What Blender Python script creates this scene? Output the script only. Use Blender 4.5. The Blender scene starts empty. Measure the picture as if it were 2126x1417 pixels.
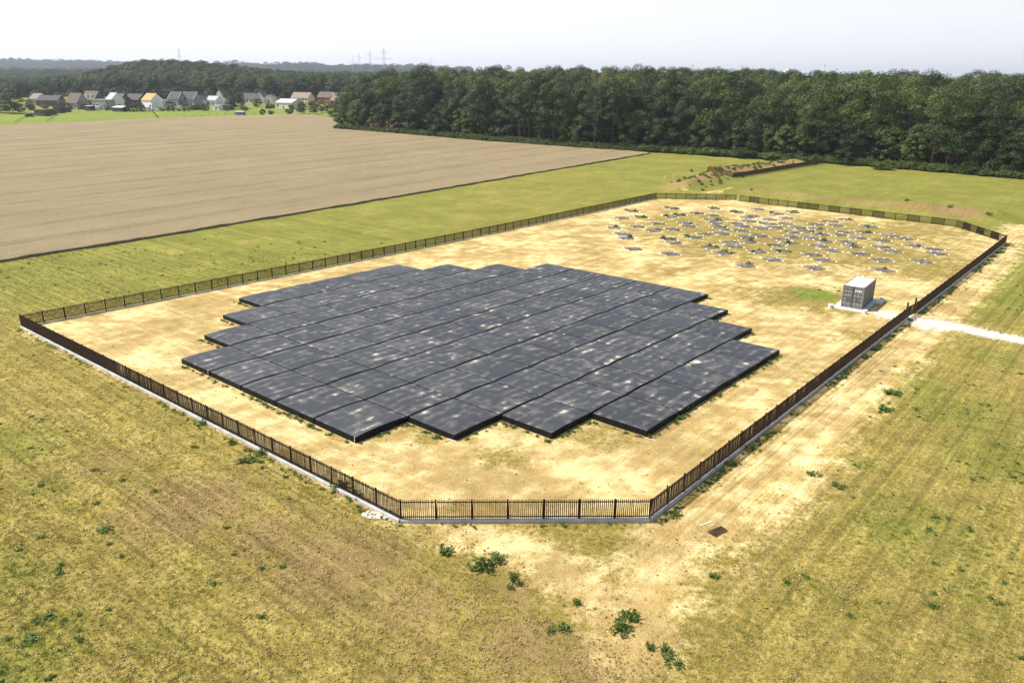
import bpy, math, random
import numpy as np
from mathutils import Vector, Matrix

random.seed(7)
RNG = np.random.default_rng(7)
R = math.radians
S = bpy.context.scene
COL = S.collection

# ------------------------------------------------------------------ camera, sky, sun, exposure
FOC, PITCH, ROLL, CAMH = 1597.9, 0.31971, 0.01202, 25.5      # focal length in photo pixels (photo is 2126 wide)
cp, sp_, cr, sr = math.cos(PITCH), math.sin(PITCH), math.cos(ROLL), math.sin(ROLL)
cam = bpy.data.objects.new('camera', bpy.data.cameras.new('camera')); COL.objects.link(cam); S.camera = cam
cam.data.sensor_width = 36; cam.data.lens = FOC / 2126 * 36
cam.data.clip_start = 0.5; cam.data.clip_end = 30000
fwd = Vector((0, cp, -sp_)); rt = Vector((1, 0, 0)); dn = Vector((0, -sp_, -cp))
X = rt * cr - dn * sr; Y = -(rt * sr + dn * cr); Z = -fwd
M = Matrix.Identity(4)
for i in range(3): M[i][0], M[i][1], M[i][2] = X[i], Y[i], Z[i]
M[2][3] = CAMH
cam.matrix_world = M

SUN_EL, SUN_ROT = R(57), R(277)
world = bpy.data.worlds.new("World"); S.world = world; world.use_nodes = True
wn = world.node_tree
sky = wn.nodes.new('ShaderNodeTexSky'); sky.sky_type = 'NISHITA'; sky.sun_disc = False
sky.sun_elevation = SUN_EL; sky.sun_rotation = SUN_ROT
sky.air_density = 1.0; sky.dust_density = 2.6; sky.ozone_density = 1.0; sky.altitude = 60
# humid summer air: sky tinted paler towards the horizon, brighter on the sun side
tc = wn.nodes.new('ShaderNodeTexCoord'); sxyz = wn.nodes.new('ShaderNodeSeparateXYZ'); wn.links.new(tc.outputs['Generated'], sxyz.inputs[0])
mr = wn.nodes.new('ShaderNodeMapRange'); mr.interpolation_type = 'SMOOTHSTEP'; wn.links.new(sxyz.outputs['Z'], mr.inputs[0])
mr.inputs[1].default_value = .06; mr.inputs[2].default_value = .34; mr.inputs[3].default_value = 1; mr.inputs[4].default_value = 0
side = wn.nodes.new('ShaderNodeMath'); side.operation = 'MULTIPLY_ADD'; wn.links.new(sxyz.outputs['X'], side.inputs[0]); side.inputs[1].default_value = -.17; side.inputs[2].default_value = 1.0
tint = wn.nodes.new('ShaderNodeVectorMath'); tint.operation = 'SCALE'; tint.inputs[0].default_value = (7.0, 7.05, 7.15); wn.links.new(side.outputs[0], tint.inputs['Scale'])
pale = wn.nodes.new('ShaderNodeMix'); pale.data_type = 'RGBA'; wn.links.new(mr.outputs[0], pale.inputs[0]); wn.links.new(sky.outputs[0], pale.inputs[6]); wn.links.new(tint.outputs[0], pale.inputs[7])
wn.links.new(pale.outputs[2], wn.nodes['Background'].inputs[0]); wn.nodes['Background'].inputs[1].default_value = 0.10
sd = bpy.data.lights.new('sun', 'SUN'); sd.energy = 4.3; sd.angle = R(0.53); sd.color = (1.0, 0.955, 0.88)
sun = bpy.data.objects.new('sun', sd); COL.objects.link(sun)
tosun = Vector((math.sin(SUN_ROT) * math.cos(SUN_EL), math.cos(SUN_ROT) * math.cos(SUN_EL), math.sin(SUN_EL)))
sun.rotation_euler = tosun.to_track_quat('Z', 'Y').to_euler(); sun.location = (0, 0, 300)
S.view_settings.view_transform = 'Standard'; S.view_settings.look = 'None'
S.view_settings.exposure = 0.74; S.view_settings.gamma = 1; S.view_settings.use_curve_mapping = False
S.render.engine = 'CYCLES'
S.cycles.max_bounces = 6; S.cycles.diffuse_bounces = 3; S.cycles.glossy_bounces = 2; S.cycles.transmission_bounces = 3
S.cycles.transparent_max_bounces = 8; S.cycles.volume_bounces = 0
S.cycles.use_denoising = True

# ------------------------------------------------------------------ numeric helpers
def hash2(ix, iy, seed):
    n = (ix.astype(np.int64) * 374761393 + iy.astype(np.int64) * 668265263 + seed * 1442695041) & 0xffffffff
    n = ((n ^ (n >> 13)) * 1274126177) & 0xffffffff
    return ((n ^ (n >> 16)) & 0xffff) / 65535.0
def vnoise(x, y, scale, seed=1):
    x = np.asarray(x, float) / scale; y = np.asarray(y, float) / scale
    ix = np.floor(x); iy = np.floor(y); fx = x - ix; fy = y - iy
    fx = fx * fx * (3 - 2 * fx); fy = fy * fy * (3 - 2 * fy)
    a = hash2(ix, iy, seed); b = hash2(ix + 1, iy, seed); c = hash2(ix, iy + 1, seed); d = hash2(ix + 1, iy + 1, seed)
    return (a * (1 - fx) + b * fx) * (1 - fy) + (c * (1 - fx) + d * fx) * fy
def fbm(x, y, scale, seed=1):
    return .55 * vnoise(x, y, scale, seed) + .28 * vnoise(x, y, scale / 2.1, seed + 5) + .17 * vnoise(x, y, scale / 4.3, seed + 9)
def sstep(a, b, x):
    t = np.clip((x - a) / (b - a), 0, 1); return t * t * (3 - 2 * t)

def base_h(x, y):                                     # the land rises gently beyond the fenced yard
    x = np.asarray(x, float); y = np.asarray(y, float)
    h = 0.0196 * 18 * np.logaddexp(0, (y - 130) / 18)
    h = h + 13 * np.exp(-((x + 362) / 62) ** 2 - ((y - 830) / 110) ** 2) + 5 * np.exp(-((x + 285) / 50) ** 2 - ((y - 840) / 100) ** 2)        # wooded knoll behind the village
    h = h + 7 * np.exp(-((y - 3300) / 500) ** 2) * (.5 + .5 * vnoise(x, y * 0, 900, 3)) * (x < 900)
    return h
def ray(px, py):
    u, v = px - 1063, py - 708.5
    u, v = u * cr + v * sr, -u * sr + v * cr
    return np.array([u / FOC, cp - v / FOC * sp_, -sp_ - v / FOC * cp])
def at(px, py, hf=base_h):                            # the point of the ground seen at a photo pixel
    d = ray(px, py)
    lo, hi = 5.0, 9000.0
    f = lambda t: CAMH + t * d[2] - float(hf(t * d[0], t * d[1]))
    t = 8.0
    while f(t) > 0 and t < 9000: lo = t; t *= 1.04
    hi = t
    for _ in range(40):
        m = (lo + hi) / 2
        if f(m) > 0: lo = m
        else: hi = m
    return np.array([hi * d[0], hi * d[1]])
def far_at(px, dist):                                 # ground position under a photo column at a known distance
    d = ray(px, 150); return np.array([dist * d[0] / d[1], dist])
def ppm(y): return FOC / math.hypot(y, CAMH)          # photo pixels per metre at a distance

# fence polygon
FP = {k: at(*v) for k, v in dict(A=(46, 680), B=(832, 1083), C=(1348, 1081), G0=(1884, 661), G1=(1901, 651), D=(2087, 505),
                                 E=(1985, 471), F=(1536, 418), G=(1524, 416), H=(1362, 413)).items()}
POLY = [FP[k] for k in 'A B C G0 G1 D E F G H'.split()]
def inside(poly, x, y):
    x = np.asarray(x, float); y = np.asarray(y, float); r = np.zeros(x.shape, bool); n = len(poly)
    for i in range(n):
        (x0, y0), (x1, y1) = poly[i], poly[(i + 1) % n]
        c = ((y0 > y) != (y1 > y))
        with np.errstate(divide='ignore', invalid='ignore'):
            r ^= c & (x < (x1 - x0) * (y - y0) / (y1 - y0 + 1e-12) + x0)
    return r
def segdist(p, q, x, y):
    dx, dy = q[0] - p[0], q[1] - p[1]
    t = np.clip(((x - p[0]) * dx + (y - p[1]) * dy) / (dx * dx + dy * dy), 0, 1)
    return np.hypot(x - p[0] - t * dx, y - p[1] - t * dy), t
def polydist(pts, x, y):
    d = None
    for p, q in zip(pts[:-1], pts[1:]):
        e, _ = segdist(p, q, x, y); d = e if d is None else np.minimum(d, e)
    return d
BERM = [at(1520, 410 - 6), at(1600, 412), at(1760, 425), at(1920, 440), at(2060, 452)]      # earth bank behind the back fence
HEAP = [at(1420, 392), at(1500, 362), at(1570, 352), at(1650, 340)]                          # overgrown heap along the far fence
GULLY = [at(1000, 1180), at(1060, 1215), at(1140, 1262), at(1230, 1300)]
def ground_h(x, y):
    x = np.asarray(x, float); y = np.asarray(y, float)
    h = base_h(x, y)
    near = (y > 5) & (y < 330)
    n = np.where(near, (fbm(x, y, 5, 11) - .5) * .16 + (vnoise(x, y, 1.1, 4) - .5) * .05, 0)
    fd = polydist(POLY + [POLY[0]], x, y)
    n = n * sstep(.5, 4, fd) * np.where(inside(POLY, x, y), .45, 1)
    h = h + n
    h = h + 1.6 * np.exp(-(polydist(BERM, x, y) / 4.2) ** 2) * (.6 + .8 * fbm(x, y, 6, 21))
    h = h + 1.5 * np.exp(-(polydist(HEAP, x, y) / 4.0) ** 2) * (.5 + fbm(x, y, 5, 22))
    h = h - .28 * np.exp(-(polydist(GULLY, x, y) / .8) ** 2)
    return h
def gz(x, y): return float(ground_h(np.array([x]), np.array([y]))[0])
def gat(px, py):
    p = at(px, py); return (p[0], p[1], gz(p[0], p[1]))

# ------------------------------------------------------------------ object helpers
def tag(o, label=None, cat=None, group=None, kind=None):
    if label: o['label'] = label
    if cat: o['category'] = cat
    if group: o['group'] = group
    if kind: o['kind'] = kind
    return o
def link(name, data, parent=None, loc=None, rz=None):
    o = bpy.data.objects.new(name, data); COL.objects.link(o)
    if parent: o.parent = parent
    if loc is not None: o.location = loc
    if rz is not None: o.rotation_euler = (0, 0, rz)
    return o
def thing(name, label, cat, loc, rz=0, group=None):
    return tag(link(name, None, None, loc, rz), label, cat, group)
def mesh(name, V, F, mat=None, smooth=False):
    m = bpy.data.meshes.new(name)
    m.from_pydata(V if isinstance(V, list) else V.tolist(), [], F if isinstance(F, list) else F.tolist())
    if mat: m.materials.append(mat)
    if smooth: m.polygons.foreach_set('use_smooth', [True] * len(m.polygons))
    m.update(); return m
class MB:
    def __init__(s): s.V = []; s.F = []
    def add(s, V, F):
        k = len(s.V); s.V += [tuple(v) for v in V]; s.F += [tuple(i + k for i in f) for f in F]; return s
    def box(s, x0, y0, z0, x1, y1, z1):
        return s.add([(x0, y0, z0), (x1, y0, z0), (x1, y1, z0), (x0, y1, z0), (x0, y0, z1), (x1, y0, z1), (x1, y1, z1), (x0, y1, z1)],
                     [(0, 3, 2, 1), (4, 5, 6, 7), (0, 1, 5, 4), (1, 2, 6, 5), (2, 3, 7, 6), (3, 0, 4, 7)])
    def bar(s, p, q, w, w2=None, n=4):
        p = Vector(p); q = Vector(q); d = (q - p).normalized()
        a = d.cross(Vector((0, 0, 1)) if abs(d.z) < .95 else Vector((1, 0, 0))).normalized(); b = d.cross(a)
        w2 = w if w2 is None else w2; V = []
        for c, r in ((p, w), (q, w2)):
            for k in range(n):
                t = 2 * math.pi * (k + .5) / n; V.append(c + (a * math.cos(t) + b * math.sin(t)) * r)
        F = [(k, (k + 1) % n, n + (k + 1) % n, n + k) for k in range(n)] + [tuple(range(n))[::-1], tuple(range(n, 2 * n))]
        return s.add(V, F)
    def prism(s, prof, y0, y1):                       # profile in x,z swept along y
        n = len(prof)
        return s.add([(x, y0, z) for x, z in prof] + [(x, y1, z) for x, z in prof],
                     [(k, (k + 1) % n, n + (k + 1) % n, n + k) for k in range(n)] + [tuple(range(n))[::-1], tuple(range(n, 2 * n))])
    def mesh(s, name, mat, smooth=False): return mesh(name, s.V, s.F, mat, smooth)
    def build(s, name, mat, parent=None, loc=None, rz=None, smooth=False):
        return link(name, s.mesh(name, mat, smooth), parent, loc, rz)

# ------------------------------------------------------------------ materials
class N:                                              # small node-graph helper
    def __init__(s, name):
        s.m = bpy.data.materials.new(name); s.m.use_nodes = True; s.t = s.m.node_tree
        s.p = s.t.nodes['Principled BSDF']; s.out = s.t.nodes['Material Output']
        s.p.inputs['Specular IOR Level'].default_value = .2; s.p.inputs['Roughness'].default_value = .9
    def n(s, ty, **k):
        o = s.t.nodes.new(ty)
        for a, b in k.items(): setattr(o, a, b)
        return o
    def L(s, a, b): s.t.links.new(a, b)
    def put(s, sock, v):
        if hasattr(v, 'is_output'): s.L(v, sock)
        else: sock.default_value = v if not (isinstance(v, tuple) and len(v) == 3 and sock.type == 'RGBA') else (*v, 1)
    def pos(s): return s.n('ShaderNodeNewGeometry').outputs['Position']
    def objco(s): return s.n('ShaderNodeTexCoord').outputs['Object']
    def rnd(s): return s.n('ShaderNodeObjectInfo').outputs['Random']
    def attr(s, nm): return s.n('ShaderNodeAttribute', attribute_name=nm).outputs['Fac']
    def map(s, v, rot=0, scale=(1, 1, 1), loc=(0, 0, 0)):       # turn first, then stretch
        if rot and scale != (1, 1, 1): return s.map(s.map(v, rot), 0, scale, loc)
        o = s.n('ShaderNodeMapping'); s.L(v, o.inputs[0]); o.inputs[1].default_value = loc; o.inputs[2].default_value = (0, 0, rot); o.inputs[3].default_value = scale
        return o.outputs[0]
    def noise(s, v, scale, detail=3, rough=.55, dist=0):
        o = s.n('ShaderNodeTexNoise'); s.L(v, o.inputs['Vector']); o.inputs['Scale'].default_value = scale
        o.inputs['Detail'].default_value = detail; o.inputs['Roughness'].default_value = rough; o.inputs['Distortion'].default_value = dist
        return o.outputs['Fac']
    def math(s, op, a, b=0.0, c=0.0):
        o = s.n('ShaderNodeMath', operation=op)
        s.put(o.inputs[0], a); s.put(o.inputs[1], b); s.put(o.inputs[2], c); return o.outputs[0]
    def step(s, v, a, b, lo=0.0, hi=1.0):
        o = s.n('ShaderNodeMapRange', interpolation_type='SMOOTHSTEP'); s.put(o.inputs[0], v)
        o.inputs[1].default_value = a; o.inputs[2].default_value = b; o.inputs[3].default_value = lo; o.inputs[4].default_value = hi
        return o.outputs[0]
    def mix(s, f, a, b, mode='MIX'):
        o = s.n('ShaderNodeMix', data_type='RGBA', blend_type=mode); s.put(o.inputs[0], f); s.put(o.inputs[6], a); s.put(o.inputs[7], b)
        return o.outputs[2]
    def mul(s, col, v):                               # colour times a value
        o = s.n('ShaderNodeVectorMath', operation='SCALE'); s.put(o.inputs[0], col); s.put(o.inputs['Scale'], v); return o.outputs[0]
    def bump(s, h, strength=.5, dist=.05):
        o = s.n('ShaderNodeBump'); s.L(h, o.inputs['Height']); o.inputs['Strength'].default_value = strength; o.inputs['Distance'].default_value = dist
        s.L(o.outputs[0], s.p.inputs['Normal'])
    def done(s, col, rough=None, spec=None, metal=None):
        s.put(s.p.inputs['Base Color'], col)
        if rough is not None: s.put(s.p.inputs['Roughness'], rough)
        if spec is not None: s.p.inputs['Specular IOR Level'].default_value = spec
        if metal is not None: s.p.inputs['Metallic'].default_value = metal
        return s.m
def plain(name, col, rough=.8, var=.18, scale=3.0, spec=.2, metal=0, rnd=.0, bump=0):
    g = N(name); p = g.objco(); f = g.noise(p, scale, 4)
    v = g.step(f, .25, .75, 1 - var, 1 + var)
    if rnd: v = g.math('MULTIPLY', v, g.math('MULTIPLY_ADD', g.rnd(), 2 * rnd, 1 - rnd))
    if bump: g.bump(f, bump, .02)
    return g.done(g.mul(col, v), rough, spec, metal)
def leafy(name, c0, c1, trans=.10):
    g = N(name)
    f = g.math('MULTIPLY_ADD', g.rnd(), .55, g.math('MULTIPLY', g.attr('tone'), .45))
    col = g.mix(f, c0, c1)
    g.put(g.p.inputs['Base Color'], col); g.p.inputs['Roughness'].default_value = .55; g.p.inputs['Specular IOR Level'].default_value = .25
    tr = g.n('ShaderNodeBsdfTranslucent'); g.L(g.mix(.5, col, (.10, .13, .02)), tr.inputs[0])
    mx = g.n('ShaderNodeMixShader'); mx.inputs[0].default_value = trans
    g.L(g.p.outputs[0], mx.inputs[1]); g.L(tr.outputs[0], mx.inputs[2]); g.L(mx.outputs[0], g.out.inputs[0])
    return g.m

TH = 0.870210                                          # heading of the covered rows
def ground_material():
    g = N('ground_soil_and_grass'); P = g.pos()
    n1 = g.noise(P, .12, 4); n2 = g.noise(P, .55, 4, .6); n3 = g.noise(P, 2.6, 4, .65); n4 = g.noise(P, 9, 3, .7); n5 = g.noise(P, 26, 2, .7)
    # dry grass: straw, olive, brown soil
    straw = g.mix(g.step(n2, .35, .65), (.27, .20, .058), (.37, .28, .095))
    olive = g.mix(g.step(n2, .3, .7), (.175, .15, .026), (.25, .205, .042))
    grass = g.mix(g.step(n3, .38, .62), olive, straw)
    soil = g.mix(g.step(n3, .35, .7), (.205, .135, .055), (.285, .20, .085))
    gr = g.attr('green')
    gfac = g.step(g.math('ADD', gr, g.math('MULTIPLY', g.math('SUBTRACT', n3, .5), 1.1)), .2, .85)
    greencol = g.mix(g.step(n2, .35, .7), (.155, .168, .028), (.235, .226, .050))
    greencol = g.mix(g.step(g.math('ADD', g.math('MULTIPLY', n1, .5), g.math('MULTIPLY', n2, .5)), .5, .62, 0, .65), greencol, (.26, .215, .06))
    greencol = g.mix(g.step(g.math('ADD', n4, g.math('MULTIPLY', g.math('SUBTRACT', n2, .5), .8)), .52, .68), greencol, (.095, .14, .02))
    c = g.mix(gfac, grass, greencol)
    br = g.attr('brown')
    c = g.mix(g.step(g.math('ADD', br, g.math('MULTIPLY', g.math('SUBTRACT', n3, .5), 1.4)), .3, .9), c, soil)
    # lush pasture
    pa = g.attr('pasture')
    pc = g.mix(g.step(n2, .3, .7), (.145, .19, .026), (.19, .22, .042))
    c = g.mix(g.step(g.math('ADD', pa, g.math('MULTIPLY', g.math('SUBTRACT', n1, .5), .3)), .3, .7), c, pc)
    # sand with streaks left by vehicles
    sa = g.attr('sand')
    st = g.noise(g.map(P, -TH, (.09, .75, 1)), 1.3, 5, .65); st2 = g.noise(g.map(P, TH * .2, (.06, .5, 1)), 1.1, 5, .65)
    sm = g.math('MULTIPLY_ADD', g.math('ADD', st, st2), .36, g.math('MULTIPLY_ADD', n1, .55, g.math('MULTIPLY', g.math('SUBTRACT', n2, .5), .75)))
    sandcol = g.mix(g.step(sm, .56, .80), g.mix(g.step(sm, .36, .58), (.295, .205, .072), (.405, .288, .108)), (.61, .485, .235))
    sandcol = g.mix(g.step(n4, .56, .74, 0, .5), sandcol, (.25, .18, .065))
    sfac = g.step(g.math('ADD', sa, g.math('ADD', g.math('MULTIPLY', g.math('SUBTRACT', n3, .5), .9), g.math('MULTIPLY', g.math('SUBTRACT', n2, .5), .9))), .25, .8)
    c = g.mix(sfac, c, sandcol)
    # crushed white gravel
    ga = g.attr('gravel')
    gfac2 = g.step(g.math('ADD', ga, g.math('ADD', g.math('MULTIPLY', g.math('SUBTRACT', n3, .5), .8), g.math('MULTIPLY', g.math('SUBTRACT', n4, .5), .6))), .35, .62)
    vor = g.n('ShaderNodeTexVoronoi'); g.L(P, vor.inputs['Vector']); vor.inputs['Scale'].default_value = 9
    gcol = g.mix(g.step(vor.outputs['Color'], .2, .8), (.42, .38, .29), (.70, .66, .56))
    c = g.mix(gfac2, c, gcol)
    # fine grain: crumbs of soil and stalks
    grain = g.math('MULTIPLY', g.step(n4, .25, .75, .72, 1.26), g.step(n5, .25, .75, .74, 1.24))
    big = g.step(n1, .3, .7, .9, 1.1)
    ln = g.attr('lane'); cxy = g.n('ShaderNodeCombineXYZ'); g.L(ln, cxy.inputs[0]); g.L(g.math('MULTIPLY', g.noise(P, .15, 2), 1.2), cxy.inputs[1])
    lines = g.noise(cxy.outputs[0], 2.3, 3, .7); la = g.math('MULTIPLY', g.math('SUBTRACT', lines, .5), g.math('MULTIPLY', g.attr('lane_amount'), 1.9))
    big = g.math('MULTIPLY', big, g.math('ADD', la, 1.0))
    c = g.mul(c, g.math('MULTIPLY', grain, big))
    g.bump(g.math('ADD', g.math('MULTIPLY', n4, .6), g.math('MULTIPLY_ADD', n5, .3, g.math('MULTIPLY', n3, .9))), .85, .13)
    return g.done(c, .95, .08)
def wheat_material():
    g = N('ripe_wheat'); P = g.pos()
    e0, e1 = at(0, 545), at(1350, 318); a = math.atan2(e1[1] - e0[1], e1[0] - e0[0])
    Q = g.map(P, -a)
    sx = g.n('ShaderNodeSeparateXYZ'); g.L(Q, sx.inputs[0])
    wob = g.math('MULTIPLY', g.math('SUBTRACT', g.noise(P, .03, 2), .5), 3.0)
    v = g.math('ADD', sx.outputs['Y'], wob)
    saw = g.math('MODULO', g.math('ADD', v, 4000.0), 14.0)
    d = g.math('MINIMUM', g.math('ABSOLUTE', g.math('SUBTRACT', saw, 6.0)), g.math('ABSOLUTE', g.math('SUBTRACT', saw, 7.9)))
    lane = g.step(d, .1, .45, 1, 0)
    band = g.noise(g.map(P, -a, (.012, .16, 1)), 1, 3)
    n1 = g.noise(P, .05, 3); n2 = g.noise(P, 3.0, 4, .7); n3 = g.noise(P, 14, 2, .7)
    c = g.mix(g.step(band, .3, .7), (.240, .188, .105), (.270, .213, .120))
    c = g.mix(g.math('MULTIPLY', lane, g.step(g.noise(P, .08, 2), .3, .6, .35, .9)), c, (.13, .095, .04))
    c = g.mul(c, g.math('MULTIPLY', g.step(n2, .25, .75, .80, 1.18), g.math('MULTIPLY', g.step(n3, .25, .75, .70, 1.28), g.step(n1, .3, .7, .95, 1.05))))
    g.bump(g.math('ADD', n2, n3), .7, .2)
    return g.done(c, .9, .1)
def tarp_material():
    g = N('black_tarpaulin'); P = g.pos(); r = g.rnd()
    off = g.n('ShaderNodeCombineXYZ'); g.L(g.math('MULTIPLY', r, 300), off.inputs[2])
    va = g.n('ShaderNodeVectorMath', operation='ADD'); g.L(P, va.inputs[0]); g.L(off.outputs[0], va.inputs[1]); Q = va.outputs[0]
    al = g.noise(g.map(Q, -TH, (.55, 1.5, 1)), 1, 2, .5); sp = g.noise(Q, 1.5, 2, .5); big_ = g.noise(Q, .35, 2)
    so = g.n('ShaderNodeSeparateXYZ'); g.L(g.objco(), so.inputs[0])
    bx = g.math('COSINE', g.math('MULTIPLY', so.outputs['X'], 4.85)); by = g.math('COSINE', g.math('MULTIPLY', so.outputs['Y'], 5.9))   # dust gathers between the battens
    v = g.math('ADD', g.math('MULTIPLY', g.math('SUBTRACT', al, .5), 1.3), g.math('ADD', g.math('MULTIPLY', g.math('SUBTRACT', sp, .5), .9), g.math('ADD', g.math('MULTIPLY', bx, .055), g.math('MULTIPLY', by, .085))))
    v = g.math('ADD', v, g.math('MULTIPLY', g.math('SUBTRACT', big_, .5), .7))
    v = g.math('ADD', v, g.math('MULTIPLY', g.math('SUBTRACT', r, .5), .10))
    dust = g.step(v, .27, .60); film = g.step(v, -.12, .36, 0, .6)
    sx = g.n('ShaderNodeSeparateXYZ'); g.L(g.map(g.objco(), 0), sx.inputs[0])
    tex = g.noise(g.map(Q, -TH, (.6, 9, 0)), 1, 3, .7); tex2 = g.noise(g.map(Q, -TH, (9, .6, 0)), 1, 3, .7)
    c = g.mix(g.step(tex, .3, .7), (.029, .031, .034), (.049, .051, .056))
    c = g.mix(g.step(tex2, .5, .75, 0, .4), c, (.072, .071, .071))
    c = g.mul(c, g.math('MULTIPLY_ADD', r, .3, .85))
    c = g.mix(film, c, (.15, .14, .12))
    c = g.mix(g.math('MULTIPLY', dust, .85), c, (.56, .50, .40))
    fine = g.noise(Q, 11, 2, .7)
    c = g.mul(c, g.step(fine, .2, .8, .86, 1.14))
    g.bump(g.math('ADD', tex, g.math('MULTIPLY', sp, .5)), .25, .03)
    return g.done(c, g.math('MULTIPLY_ADD', dust, .35, .5), .3)
def skirt_material():
    g = N('black_tarpaulin_side'); P = g.objco()
    f = g.noise(g.map(P, 0, (1.5, 1.5, .5)), 3, 4)
    g.bump(f, .5, .05)
    return g.done(g.mix(g.step(f, .35, .75), (.007, .007, .008), (.015, .015, .016)), .6, .15)
def roof_material(name, a, b):
    g = N(name); P = g.objco()
    w = g.n('ShaderNodeTexWave', bands_direction='Z'); g.L(P, w.inputs[0]); w.inputs['Scale'].default_value = 1.6; w.inputs['Distortion'].default_value = .4
    f = g.noise(P, 1.4, 4); g.bump(w.outputs['Fac'], .5, .05)
    return g.done(g.mul(g.mix(g.step(f, .3, .7), a, b), g.math('MULTIPLY_ADD', w.outputs['Fac'], .2, .9)), .75, .2)

MAT = dict(
    ground=ground_material(), wheat=wheat_material(), tarp=tarp_material(), skirt=skirt_material(),
    slat=plain('dark_brown_wood', (.034, .020, .012), .75, .35, 2.5, rnd=.25), fresh=plain('light_brown_wood', (.21, .125, .055), .75, .3, 2.5, rnd=.2),
    brown=plain('brown_wood', (.075, .048, .026), .75, .35, 2.5, rnd=.3),
    kerb=plain('pale_grey_liner', (.41, .40, .37), .75, .2, 1.2, bump=.3), steel=plain('grey_container_paint', (.20, .195, .185), .55, .14, 1.5, .35),
    steelroof=plain('weathered_container_roof', (.50, .49, .46), .6, .18, .9), rod=plain('galvanised_rod', (.34, .34, .34), .4, .1, 4, .5, .6),
    concrete=plain('pale_concrete', (.66, .63, .57), .9, .12, 2), sticker=plain('white_label', (.85, .85, .82), .6, .04), darksteel=plain('dark_gasket', (.03, .03, .03), .7, .1),
    yellow=plain('yellow_sticker', (.7, .5, .05), .6, .05), matgrey=None, white=plain('white_stone', (.88, .87, .83), .9, .08, 6), pole=plain('pale_pole', (.55, .55, .52), .6, .1),
    bark=plain('bark', (.095, .078, .058), .95, .4, 4, rnd=.3), paleb=plain('pale_bark', (.20, .18, .15), .95, .3, 4),
    leafD=leafy('dark_leaves', (.017, .036, .008), (.058, .082, .015)), leafM=leafy('mid_leaves', (.052, .085, .014), (.105, .128, .022)),
    leafY=leafy('yellow_green_leaves', (.11, .15, .03), (.16, .19, .04)), leafB=leafy('brownish_leaves', (.085, .082, .028), (.12, .10, .036)),
    leafO=leafy('olive_leaves', (.085, .105, .018), (.13, .14, .03)),
    leafG=leafy('grey_green_leaves', (.065, .085, .04), (.10, .12, .055)), conif=leafy('conifer_needles', (.02, .036, .016), (.035, .055, .02), .1),
    weed=leafy('weed_leaves', (.07, .13, .022), (.15, .21, .045), .35), grassblade=leafy('grass_blades', (.24, .21, .045), (.48, .40, .14), .25),
    greenblade=leafy('green_blades', (.11, .17, .022), (.28, .30, .05), .3), clod=plain('soil_clod', (.25, .175, .075), .95, .25, 8, rnd=.35),
    pebble=plain('pale_pebble', (.62, .57, .47), .9, .1, 8, rnd=.2), glass=plain('window_glass', (.03, .035, .04), .12, .1, 1, .6),
    wwall=plain('white_render', (.80, .79, .75), .9, .06, .6), cream=plain('cream_render', (.66, .58, .42), .9, .08, .6), brick=plain('brown_brick', (.13, .085, .062), .9, .25, 2),
    obrick=plain('orange_brick', (.36, .16, .08), .9, .2, 2), greyw=plain('grey_render', (.30, .30, .29), .9, .12, .8), frame=plain('white_frame', (.75, .75, .73), .6, .05),
    rgrey=roof_material('dark_grey_tiles', (.055, .05, .05), (.085, .08, .078)), rbrown=roof_material('brown_tiles', (.10, .075, .06), (.15, .115, .09)),
    rtan=roof_material('tan_tiles', (.20, .15, .115), (.27, .21, .165)), rorange=roof_material('orange_tiles', (.50, .25, .085), (.58, .31, .12)),
    rlight=roof_material('pale_sheet_roof', (.33, .34, .34), (.42, .43, .43)), green=plain('green_paint', (.03, .12, .06), .6), tealp=plain('teal_paint', (.03, .10, .09), .6),
    orange=plain('orange_paint', (.65, .20, .03), .5, .08), timber=plain('weathered_timber', (.09, .07, .055), .9, .3, 2), blue=plain('blue_grey_paint', (.20, .28, .36), .6),
    mast=plain('pylon_steel', (.48, .49, .50), .6, .1), cchim=plain('pale_chimney', (.72, .72, .72), .8, .05), black=plain('black_rubber', (.02, .02, .02), .8),
    plank=plain('bleached_lath', (.66, .62, .52), .8, .1, 4))
def mat_material():
    g = N('grey_weed_fabric'); P = g.pos(); f = g.noise(P, .9, 4, .6); h = g.noise(P, 5, 3, .6)
    c = g.mix(g.step(f, .45, .68), (.082, .072, .068), (.25, .23, .195)); c = g.mix(g.step(h, .56, .72, 0, .6), c, (.34, .30, .21))
    return g.done(c, .9, .1)
MAT['matgrey'] = mat_material()

# ------------------------------------------------------------------ ground sheet
def axis(segs):
    out = [segs[0][0]]
    for a, b, d in segs:
        n = max(1, int(round((b - a) / d))); out += list(np.linspace(a, b, n + 1)[1:])
    return np.array(out)
def geo(a, b, d0, k):
    out = []; x = a; d = d0
    while x < b: x += d; d *= k; out.append(x)
    return out
xs = axis([(-330, -76, 3.2), (-76, 116, .8), (116, 300, 3.2)])
xs = np.concatenate([-np.array(geo(330, 6500, 5, 1.22))[::-1], xs, np.array(geo(300, 6500, 5, 1.22))])
ys = axis([(-60, 16, 4), (16, 62, .5), (62, 215, .8), (215, 560, 3.2)])
ys = np.concatenate([[-600, -300, -150], ys, np.array(geo(560, 9000, 5, 1.13))])
GX, GY = np.meshgrid(xs, ys); nx, ny = len(xs), len(ys)
x, y = GX.ravel(), GY.ravel()
z = ground_h(x, y)
ins = inside(POLY, x, y)
def blobs(L):
    o = np.zeros_like(x)
    for px, py, r, s in L:
        c = at(px, py); e = 1 + .5 * (fbm(x, y, r * 1.2, int(px)) - .5)
        o = np.maximum(o, s * np.exp(-(((x - c[0]) ** 2 + (y - c[1]) ** 2) / (r * e) ** 2)))
    return o
def strip(L, r, s): return s * np.exp(-(polydist([at(*p) for p in L], x, y) / r) ** 2)
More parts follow.
